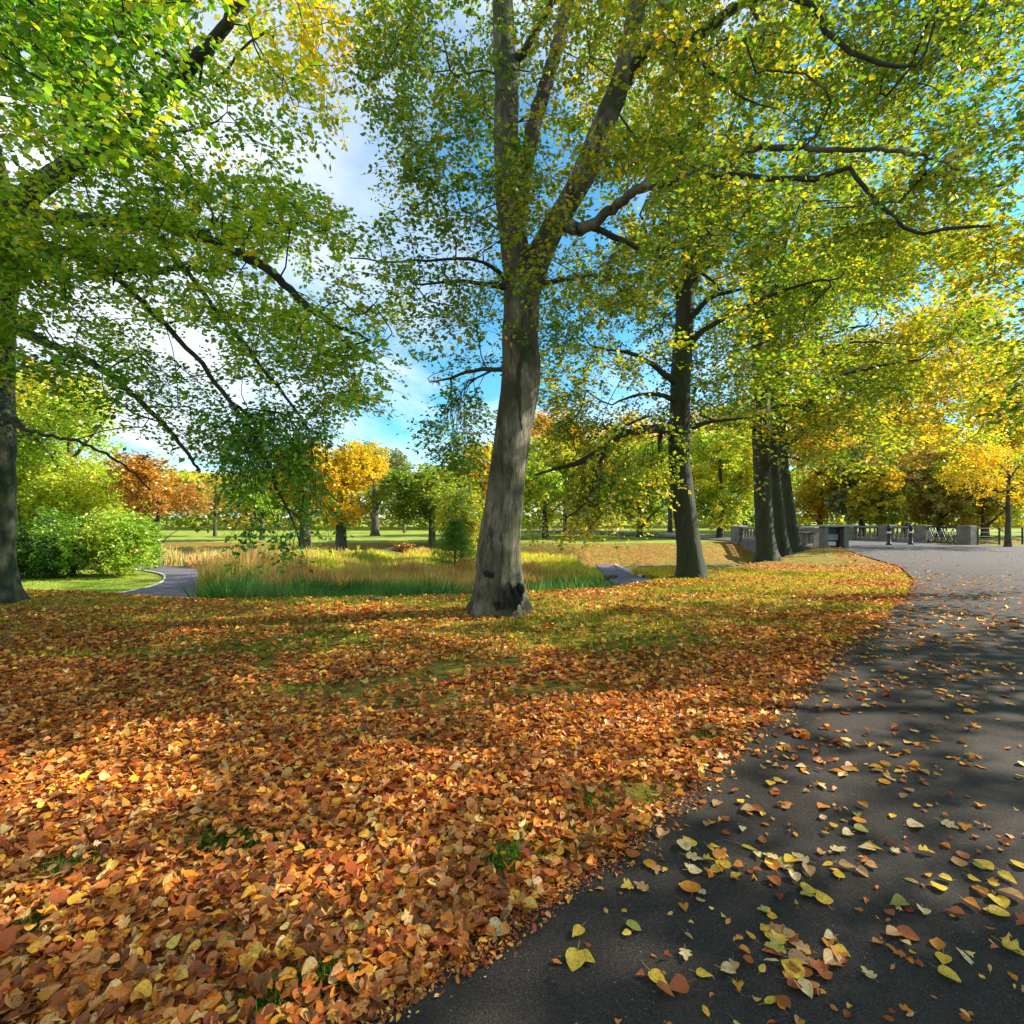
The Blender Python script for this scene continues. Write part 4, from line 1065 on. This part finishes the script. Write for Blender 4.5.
blades('tan_reeds', area(6500, -18, -6.2, 13.2, 25.5, lambda x, y: off_paths(x, y) & (fbm(np.stack([x, y, 0 * x], -1), .7, 26, 2) > .42) & (((y > 20.6) & (x < -10.3)) | ((x > -9.9 + (y < 15) * 1.6) & (x < -7.4) & (y > 14.2)))),
       .72, .035, [(.66, .46, .24), (.70, .54, .30), (.55, .44, .18), (.22, .34, .08), (.62, .42, .2)], 'tan plumed reeds beside the left path', .16)
blades('bank_grass', area(9000, 5.6, 10, 21, 27, lambda x, y: off_paths(x, y) & (y < 24 + (x - 5.6) * .1)), .35, .04, [(.62, .55, .06), (.7, .5, .08), (.5, .5, .06)], 'yellow grass strip beside the sunken path', .3)
# lawn grass between the leaves
def lawn_cond(x, y):
    return (road_dist(x, y) > .05) & (y < crest(x) + 1.2)
pts = area(170000, -13, 13, 1.4, 17, lawn_cond)
pts = pts[rng.random(len(pts)) > litter_field(pts[:, 0], pts[:, 1]) * 1.05 - .05 * (pts[:, 1] > 6)]
blades('lawn_grass', pts, .05, .014, [(.14, .19, .02), (.27, .29, .03), (.42, .37, .04), (.52, .40, .06)], 'short lawn grass showing between the fallen leaves', .7, curve=.5)
pts = area(110000, -8, 5, 1.6, 7.5, lawn_cond); pts = pts[litter_field(pts[:, 0], pts[:, 1]) < .32]
blades('lawn_grass', pts, .045, .008, [(.07, .12, .015), (.13, .20, .02), (.24, .30, .03), (.30, .24, .06)], 'grass blades filling the bare patches between leaf drifts', .9, curve=.6)
pts = area(100000, -15, 15, 5.5, 16, lawn_cond)
pts = pts[rng.random(len(pts)) > litter_field(pts[:, 0], pts[:, 1]) * .9]
blades('lawn_grass', pts, .085, .022, [(.10, .15, .02), (.22, .26, .03), (.40, .36, .04), (.55, .44, .08), (.34, .22, .07)], 'longer tufts of yellowing grass across the middle of the lawn', .8, curve=.6)
# taller tufts at the asphalt edge
tuft = []
for (px, py) in ((210, 848), (225, 842), (250, 846), (265, 840), (150, 700), (180, 704), (120, 699), (280, 690), (310, 686), (498, 868), (506, 858), (520, 850), (590, 805), (598, 800), (715, 735), (697, 742), (268, 1005), (310, 985), (326, 975), (30, 925), (240, 845), (205, 838), (60, 870), (90, 862), (560, 840), (770, 690), (840, 640), (860, 625)):
    Yd = 1.5 * 512 / (py - 520); c = np.array([(px - 512) / F * Yd, Yd])
    tuft.append(c + rng.normal(size=(230, 2)) * [.06 * Yd / 2, .045 * Yd / 2])
blades('lawn_grass', np.concatenate(tuft), .075, .006, [(.06, .15, .02), (.12, .28, .03), (.2, .36, .04)], 'green tufts at the edge of the asphalt', .8, curve=.6)
# fine bright lawn beside left path
blades('verge_grass', area(16000, -18, -9.5, 11.6, 17.5, lambda x, y: off_paths(x, y) & (y > crest(x) + 1.2)), .06, .03, [(.22, .40, .04), (.34, .5, .06), (.4, .5, .08)], 'bright lawn beside the left path', .5)

# ------------------------------------------------------------------ fallen leaves
M_fall = leaf_mat('fallen_leaf', None, .15, .025, attr='bc', mottle=True)
PAL = np.array([[.55, .27, .10], [.50, .17, .03], [.62, .30, .04], [.32, .07, .02], [.22, .05, .02], [.40, .14, .04], [.72, .42, .06], [.78, .56, .12], [.74, .55, .26], [.30, .16, .08], [.58, .38, .17], [.13, .06, .03], [.60, .22, .03], [.45, .20, .06]])
PAL = np.clip(PAL * np.array([1.25, 1.05, .72]), 0, .92)
PW = np.array([13, 14, 13, 15, 13, 13, 8, 4, 7, 4, 10, 10, 12, 11], float); PW /= PW.sum()
def outline(kind):
    """half outlines (along, across): right side from base to tip"""
    if kind == 'poplar': return [(-.02, .16), (.06, .34), (.22, .45), (.42, .41), (.62, .28), (.80, .15), (.93, .05)]
    if kind == 'oval': return [(.06, .14), (.2, .26), (.4, .33), (.62, .30), (.82, .19), (.95, .07)]
    if kind == 'round': return [(-.03, .18), (.08, .38), (.28, .48), (.52, .47), (.74, .34), (.9, .18), (.98, .06)]
    if kind == 'maple': return [(-.04, .10), (.04, .36), (.20, .50), (.26, .28), (.46, .52), (.56, .42), (.60, .20), (.84, .16)]
    if kind == 'curl': return [(.15, .16), (.45, .2), (.75, .12)]
def leaf_tpl(kind, petiole=True, curl=.25, wave=0.0, k=0):
    o = outline(kind)
    sp = [0, .33, .66, 1.0]
    v = [[s, 0, -curl * .5 * (s - .5) ** 2 * 2] for s in sp]
    nr_ = len(o)
    for (a, b_) in o: v.append([a, b_, curl * b_ ** 2 * 2.2 + wave * math.sin(a * 9 + k)])
    for (a, b_) in o: v.append([a, -b_, curl * b_ ** 2 * 2.6 + wave * math.sin(a * 8 + 2 + k)])
    R_ = [4 + i for i in range(nr_)]; L_ = [4 + nr_ + i for i in range(nr_)]
    f = [tuple([0] + [3, 2, 1][::-1][::1][0:0] + R_ + [3, 2, 1]), tuple([0] + [1, 2, 3] + L_[::-1])]
    if petiole:
        n0 = len(v); v += [[-.02, .012, 0], [-.02, -.012, 0], [-.45, -.008, .05], [-.45, .01, .05]]
        f.append((n0, n0 + 1, n0 + 2, n0 + 3))
    return np.array(v, float), f
def leaf_set(pts, zoff, size, tiltv, kinds, petiole, colw=None, curlv=(.05, .3, .7)):
    parts = []
    pick = rng.integers(0, len(kinds) * len(curlv), len(pts))
    for kk in range(len(kinds) * len(curlv)):
        m_ = pick == kk
        if not m_.any(): continue
        T, f = leaf_tpl(kinds[kk // len(curlv)], petiole, curlv[kk % len(curlv)], .04, kk)
        p = pts[m_]; n = len(p); z = ground(p[:, 0], p[:, 1])
        z = np.where(road_dist(p[:, 0], p[:, 1]) < 0, .004, z) + zoff[m_]
        a = rng.random(n) * 6.28
        tl = tiltv[m_][:, None]
        A = np.column_stack([np.cos(a), np.sin(a), rng.normal(size=n) * tiltv[m_]])
        Nn = np.column_stack([rng.normal(size=n) * tiltv[m_], rng.normal(size=n) * tiltv[m_], np.ones(n)])
        Nn = Nn * np.where(rng.random(n) < .35, -1, 1)[:, None]
        s = size[m_]
        V, L, S = scatter(T, f, np.column_stack([p, z]) - A * (s * .5)[:, None], A, Nn, np.stack([s, s * (.7 + .35 * rng.random(n))], 1))
        ci = rng.choice(len(PAL), n, p=PW if colw is None else colw)
        C = PAL[ci] * (.75 + .5 * rng.random((n, 1))) * np.array([1, 1, 1])
        parts.append((V, L, S, np.repeat(C, len(f), 0)))
    return parts
parts = []
def lawn_pts(n, y0, y1, keep):
    yy = y0 + (y1 - y0) * rng.random(n); xx = (rng.random(n) * 2 - 1) * (yy * 1.08 + .8)
    m_ = (road_dist(xx, yy) > (-.01 - .16 * rng.random(n) ** 3) * (.3 + .7 * sstep(1.5, 4.5, yy))) & (yy < crest(xx) + 2.2)
    xx, yy = xx[m_], yy[m_]
    m_ = rng.random(len(xx)) < keep * litter_field(xx, yy)
    return np.column_stack([xx[m_], yy[m_]])
big = ['poplar', 'round', 'round', 'maple', 'oval', 'oval', 'curl', 'poplar']
for (n, y0, y1, s0, s1, til, ks, pet, keep) in ((15000, 1.2, 2.6, .029, .058, .42, big, True, .95), (26000, 2.6, 4.6, .032, .060, .42, big, True, .95), (38000, 4.6, 8.0, .045, .068, .33, ['poplar', 'oval', 'round'], False, .9),
                                        (36000, 8.0, 13, .055, .085, .35, ['poplar', 'oval'], False, .75), (26000, 13, 28, .07, .11, .4, ['oval'], False, .7)):
    p = lawn_pts(n, y0, y1, keep)
    sz = s0 + (s1 - s0) * rng.random(len(p)); bigm = rng.random(len(p)) < .05; sz = np.where(bigm & (p[:, 1] < 5), sz * 1.45, sz)
    parts += leaf_set(p, .008 + .035 * rng.random(len(p)), sz, np.full(len(p), til) * (.3 + .9 * rng.random(len(p))), ks, pet)
# the carpet goes on beside and behind the viewer
for (n, x0, x1, y0, y1, s0, s1) in ((52000, -9, 4.5, -3.5, 4.6, .05, .08), (22000, -14, -3, 4.6, 13, .055, .085)):
    p = np.column_stack([x0 + (x1 - x0) * rng.random(n), y0 + (y1 - y0) * rng.random(n)])
    cone = (p[:, 1] > 1.3) & (np.abs(p[:, 0]) < p[:, 1] * 1.08 + .6)
    p = p[~cone & (road_dist(p[:, 0], p[:, 1]) > -.02) & (p[:, 1] < crest(p[:, 0]) + 2)]
    p = p[rng.random(len(p)) < .9 * litter_field(p[:, 0], p[:, 1])]
    parts += leaf_set(p, .008 + .035 * rng.random(len(p)), s0 + (s1 - s0) * rng.random(len(p)), .38 * (.3 + .9 * rng.random(len(p))), ['poplar', 'round', 'oval', 'maple'], False)
V, L, S, C = join(parts)
tag(mesh_np('fallen_leaves', V, L, S, M_fall, {'bc': ('FACE', C)}), 'deep carpet of orange, tan and rust fallen leaves over the lawn', kind='stuff')
# leaves blown across the asphalt
def road_pts(n, y0, y1, pw=1.0):
    yy = y0 + (y1 - y0) * rng.random(n) ** pw; xx = yy * 1.1 * rng.random(n) + rng.random(n) * .5
    m_ = road_dist(xx, yy) < -.05
    xx, yy = xx[m_], yy[m_]
    wr = fbm(np.column_stack([xx * .7, yy * 2.2, xx * 0]), 1.0, 66, 3); edge = sstep(2.2, .0, -road_dist(xx, yy))
    m_ = rng.random(len(xx)) < sstep(.40, .66, wr) * .9 + .12 + edge * .45
    return np.column_stack([xx[m_], yy[m_]])
CWR = PW.copy(); CWR[[6, 7, 8]] *= 2.6; CWR /= CWR.sum()
parts = []
for (n, y0, y1, s0, s1, ks) in ((450, 1.5, 3.4, .018, .040, big), (1500, 3.0, 6.5, .03, .07, big), (2600, 6.5, 14, .06, .09, ['oval', 'poplar']), (1300, 14, 27, .06, .09, ['oval'])):
    p = road_pts(n, y0, y1); sz = s0 + (s1 - s0) * rng.random(len(p))
    parts += leaf_set(p, .004 + .01 * rng.random(len(p)), sz, np.full(len(p), .12), ks, y0 < 5, CWR)
p = np.column_stack([-2 + 9 * rng.random(700), -3.5 + 5 * rng.random(700)]); p = p[road_dist(p[:, 0], p[:, 1]) < -.05]
parts += leaf_set(p, .004 + .01 * rng.random(len(p)), .04 + .04 * rng.random(len(p)), np.full(len(p), .12), big, True, CWR)
V, L, S, C = join(parts)
tag(mesh_np('fallen_leaves', V, L, S, M_fall, {'bc': ('FACE', C)}), 'leaves scattered over the asphalt further along the road', kind='stuff')

# crumbs and torn scraps gathered along the broken edge of the asphalt
ne = 9000
te = rng.random(ne) * .62; ii_ = (te * (len(Lr) - 1)).astype(int); fr_ = rng.random(ne)[:, None]
pe = Lr[ii_] * (1 - fr_) + Lr[np.minimum(ii_ + 1, len(Lr) - 1)] * fr_
pe = pe + (rng.normal(size=(ne, 2)) * [.10, .07] + np.array([.05, -.02])) * np.clip(pe[:, 1:2] / 4.5, .3, 1)
pe = pe[pe[:, 1] > 1.2]
CDK = PW.copy(); CDK[[3, 4, 11]] *= 3; CDK /= CDK.sum()
V, L, S, C = join(leaf_set(pe, .003 + .006 * rng.random(len(pe)), .008 + .022 * rng.random(len(pe)) ** 2, np.full(len(pe), .3), ['oval', 'curl'], False, CDK))
tag(mesh_np('leaf_debris', V, L, S, M_fall, {'bc': ('FACE', C)}), 'dark crumbled leaf scraps along the edge of the asphalt', kind='stuff')
# individually lying leaves in the foreground of the asphalt
KN = [('yellow', (.72, .48, .05)), ('pale cream', (.74, .56, .26)), ('orange', (.62, .24, .03)), ('rusty brown', (.33, .09, .03)), ('tan', (.50, .29, .12)), ('olive green', (.30, .32, .06))]
KS = [('poplar', 'pointed'), ('round', 'rounded'), ('maple', 'lobed'), ('curl', 'narrow curled')]
protos = {}
for ci, (cn_, cc_) in enumerate(KN):
    for si, (sk_, sn) in enumerate(KS):
        T, f = leaf_tpl(sk_, True, .08 + .14 * ((ci + si) % 3), .02, ci * 3 + si)
        T = T.copy(); T[:, 0] -= .5
        fl = [i for ff_ in f for i in ff_]; st = np.r_[0, np.cumsum([len(ff_) for ff_ in f])[:-1]]
        me_o = mesh_np('fallen_leaf', T, fl, st, M_fall, {'bc': ('FACE', np.array([cc_] * len(f)) * (.9 + .2 * rng.random((len(f), 1))))})
        protos[(ci, si)] = me_o.data; bpy.data.objects.remove(me_o)
spots = []
def cl(px, py, sx, sy, n, smin=.036, smax=.074):
    for _ in range(n):
        a, b_ = px + rng.normal() * sx, py + rng.normal() * sy
        if b_ < 700 or b_ > 1030 or a > 1035: continue
        Yd = 1.5 * 512 / (b_ - 520); x = (a - 512) / F * Yd
        if road_dist(np.array([x]), np.array([Yd]))[0] < -.04: spots.append((x, Yd, smin + (smax - smin) * rng.random()))
cl(735, 862, 32, 9, 34); cl(785, 868, 20, 12, 10); cl(762, 940, 22, 12, 16); cl(820, 962, 28, 14, 22); cl(850, 835, 14, 16, 10); cl(905, 872, 60, 12, 16)
cl(960, 960, 45, 25, 12); cl(740, 980, 40, 20, 12); cl(900, 780, 90, 30, 44); cl(780, 760, 45, 25, 26); cl(640, 850, 50, 30, 12); cl(990, 840, 40, 60, 20); cl(700, 800, 40, 30, 16); cl(880, 920, 80, 50, 26); cl(620, 900, 60, 40, 10)
for (px, py) in ((496, 935), (577, 937), (506, 958), (575, 965), (588, 963), (530, 1001), (487, 937), (747, 813), (757, 812), (640, 890), (866, 1010), (772, 1003), (660, 985), (690, 890), (1000, 905), (705, 945)):
    Yd = 1.5 * 512 / (py - 520); spots.append(((px - 512) / F * Yd, Yd, .06 + .02 * rng.random()))
order_ = rng.permutation(len(spots)); spots = [spots[i] for i in order_]
cw = np.array([.24, .14, .22, .18, .16, .06])
for (x, Yd, s) in spots[:210]:
    ci = int(rng.choice(6, p=cw)); si = int(rng.choice(4, p=[.4, .3, .15, .15]))
    o = bpy.data.objects.new('fallen_leaf', protos[(ci, si)]); col.objects.link(o)
    o.location = (x, Yd, .010 + .012 * rng.random()); o.rotation_euler = (rng.normal() * .12, rng.normal() * .12, rng.random() * 6.28); o.scale = (s, s * (.75 + .3 * rng.random()), s)
    tag(o, '%s %s fallen leaf lying loose on the dark asphalt' % (KN[ci][0], KS[si][1]), 'leaf', 'fallen leaves lying on the asphalt')

# fallen log by the sedge
lx, ly = -2.9, 9.3
def log(p0, p1, r, label, name='log'):
    mb = MB(); n = 12; P = resample(np.array([p0, (np.array(p0) + p1) / 2 + [0, 0, .03], p1]), n)
    mb.tube(P, [r * (.8 + .25 * math.sin(k * 1.1)) for k in range(n)], 10, disp=lambda p, d, rr_: (fbm(p, 9, 5, 2) - .5) * r * .5)
    o = mb.build(name, B_main); tag(o, label, 'log')
log(P3(358, 603, 9.6), P3(383, 600, 9.4), .05, 'small pale fallen log at the lawn edge before the green sedge')
log(P3(606, 579, 13.2), P3(617, 576, 13.0), .06, 'short dark log lying beside the slender mossy beech')

# ------------------------------------------------------------------ bridge
M_stone = solid('parapet_stone', (.11, .105, .09), (.23, .22, .19), 3.5, .9, .5)
M_cope = solid('coping_stone', (.30, .28, .24), (.44, .42, .37), 3, .9, .4)
M_iron = solid('dark_iron', (.012, .012, .014), (.03, .03, .032), 12, .5, .1)
M_white = solid('white_paint', (.62, .62, .6), (.75, .75, .73), 12, .6, .05)
M_plaque = solid('grey_plaque', (.16, .19, .24), (.30, .34, .40), 20, .4, .02)
bridge = empty('stone_bridge', (21, 32, 0), 'weathered grey stone bridge with pierced parapets where the road curves left', 'bridge')
def pier(c, size, h, mb, cope):
    mb.box((c[0], c[1], h / 2 - .1), (size[0], size[1], h + .2), c[2], .02)
    cope.box((c[0], c[1], h + .055), (size[0] + .14, size[1] + .14, .11), c[2], .03)
far = [(25.2, 38.2), (26.7, 36.5), (27.45, 34.2), (27.7, 31.2)]
far_ang = math.atan2(-7, 2.4)
for i, (x, y) in enumerate(far):
    mb, cp = MB(), MB(); pier((x, y, far_ang), (.75, .6), 1.15, mb, cp)
    p = mb.build('pier', M_stone, bridge, flat=True)
    cpo = cp.build('coping', M_cope, p, flat=True); cpo.location = (0, 0, 0)
    me = cpo.data; me.transform(__import__('mathutils').Matrix.Translation(Vector(bridge.location)))
    cpo.location = -Vector(bridge.location)
# generic pierced panel between two points
def panel(a, b_, h, kind, parent, z0=0.0, name='balustrade'):
    a = np.array(a, float); b_ = np.array(b_, float); d = b_ - a; L = np.linalg.norm(d); u = d / L; ang = math.atan2(u[1], u[0]); c = (a + b_) / 2
    mb = MB()
    if kind == 'stone':
        mb.box((c[0], c[1], z0 + .09), (L, .30, .30), ang, .01); mb.box((c[0], c[1], z0 + h - .06), (L, .34, .14), ang, .02)
        n = max(3, int(L / .27))
        for k in range(n):
            q = a + u * L * (k + .5) / n
            mb.lathe((q[0], q[1], z0 + .235), [(.08, 0), (.08, .05), (.05, .1), (.095, .3 * (h - .37) / .7), (.05, .6 * (h - .37) / .7 + .05), (.075, h - .375)], 8)
        return mb.build(name, M_stone, parent, flat=False)
    if kind == 'lattice':
        mb.box((c[0], c[1], z0 + .06), (L, .08, .10), ang); mb.box((c[0], c[1], z0 + h - .05), (L, .08, .08), ang)
        n = max(4, int(L / .38)); hh = h - .2
        for k in range(n):
            q0 = a + u * L * k / n; q1 = a + u * L * (k + 1) / n; qm = (q0 + q1) / 2
            for (s, e) in (((*q0, z0 + .1), (*q1, z0 + .1 + hh)), ((*q1, z0 + .1), (*q0, z0 + .1 + hh))):
                mb.tube(np.array([s, e]), [.022, .022], 5)
            ring = [(qm[0] + u[0] * math.cos(t) * .13, qm[1] + u[1] * math.cos(t) * .13, z0 + .1 + hh / 2 + math.sin(t) * .2) for t in np.linspace(0, 6.283, 11)]
            mb.tube(np.array(ring), [.02] * 11, 5)
            mb.tube(np.array([[*q0, z0 + .1], [*q0, z0 + .1 + hh]]), [.02, .02], 5)
        return mb.build(name, M_iron, parent)
panel(far[0], far[1], 1.05, 'stone', bridge); panel(far[1], far[2], 1.05, 'stone', bridge); panel(far[2], far[3], 1.1, 'lattice', bridge, name='iron_lattice')
panel((23.4, 43), far[0], 1.05, 'stone', bridge)
# near parapet, seen from outside, with its retaining wall
near = [(16.05, 36.3), (16.9, 33.4), (17.8, 30.4)]
for i, (x, y) in enumerate(near):
    mb, cp = MB(), MB(); pier((x, y, far_ang), (.8, .62), 1.0, mb, cp)
    for q_, nm, mt_ in ((mb, 'pier', M_stone), (cp, 'coping', M_cope)): q_.build(nm, mt_, bridge, flat=True)
panel(near[0], near[1], .98, 'stone', bridge); panel(near[1], near[2], .98, 'stone', bridge)
mb = MB()
for a, b_ in ((near[0], near[2]), (far[0], far[3])):
    a = np.array(a); b_ = np.array(b_); u = norm(b_ - a); a = a - u * .6; b_ = b_ + u * .4; c = (a + b_) / 2
    mb = MB(); mb.box((c[0], c[1], -1.28), (np.linalg.norm(b_ - a), .5, 2.5), math.atan2(u[1], u[0]), .01)
    mb.build('retaining_wall', M_stone, bridge, flat=True)
mb = MB(); mb.box((near[0][0], near[0][1] + .1, -1.2), (1.0, 1.0, 2.3), far_ang, .02)
mb.build('retaining_wall', M_stone, bridge, flat=True)
# box-shaped end pier with recessed plaque
bxo = empty('end_pier', (18.0, 28.3, 0), 'broad box-shaped stone end pier with recessed dark plaque facing the lawn', 'pier')
def wbox(name, c, size, mat, par, bev=.015):
    mb = MB(); mb.box(c, size, 0, bev); return mb.build(name, mat, par, flat=True)
wbox('post', (17.10, 28.1, .50), (.22, .5, 1.25), M_stone, bxo); wbox('post', (18.20, 28.1, .50), (.24, .5, 1.25), M_stone, bxo)
wbox('back_wall', (17.63, 28.32, .5), (.80, .2, 1.2), M_iron, bxo); wbox('coping', (17.65, 28.1, 1.185), (1.55, .72, .11), M_cope, bxo, .03)
wbox('plaque', (17.62, 28.19, .55), (.62, .05, .32), M_plaque, bxo); wbox('plaque', (17.58, 28.15, .2), (.42, .05, .22), M_white, bxo)
panel((17.0, 29.0), (15.4, 29.4), .9, 'stone', bxo, -.08)
# bollards
def bollard(x, y, lab):
    r = empty('bollard', (x, y, 0), lab, 'bollard', 'black bollards before the bridge')
    mb = MB(); mb.lathe((x, y, .0), [(.15, 0), (.15, .1), (.105, .13), (.10, .95), (.13, .98), (.13, 1.03), (.10, 1.07), (.11, 1.15), (.05, 1.22), (.01, 1.24)], 14); mb.build('post', M_iron, r)
    mb = MB(); mb.lathe((x, y, .70), [(.104, 0), (.106, .01), (.106, .10), (.104, .11)], 14); mb.build('band', M_white, r)
bollard(22.6, 30.7, 'black bollard with white band, left one of the pair'); bollard(24.3, 31.2, 'black bollard with white band, right one by the iron lattice')
# wire fence at right
fr = empty('wire_fence', (30, 31, 0), 'low thin wire fence with dark posts right of the bridge', 'fence')
fp = [(28.2, 31.0), (29.6, 31.1), (31.2, 31.3), (33, 31.5), (35, 31.8), (37, 32.2)]
for x, y in fp:
    mb = MB(); mb.box((x, y, .5), (.07, .07, 1.15), 0, .01); mb.build('post', M_iron, fr, flat=True)
mb = MB()
for z in (.25, .5, .75, 1.0): mb.tube(np.array([[x, y, z] for x, y in fp]), [.012] * len(fp), 4)
mb.build('wire', M_iron, fr)
# pale slab by the pond and a low rusty hedge line
print('polys', sum(len(o.data.polygons) for o in bpy.data.objects if o.type == 'MESH'))
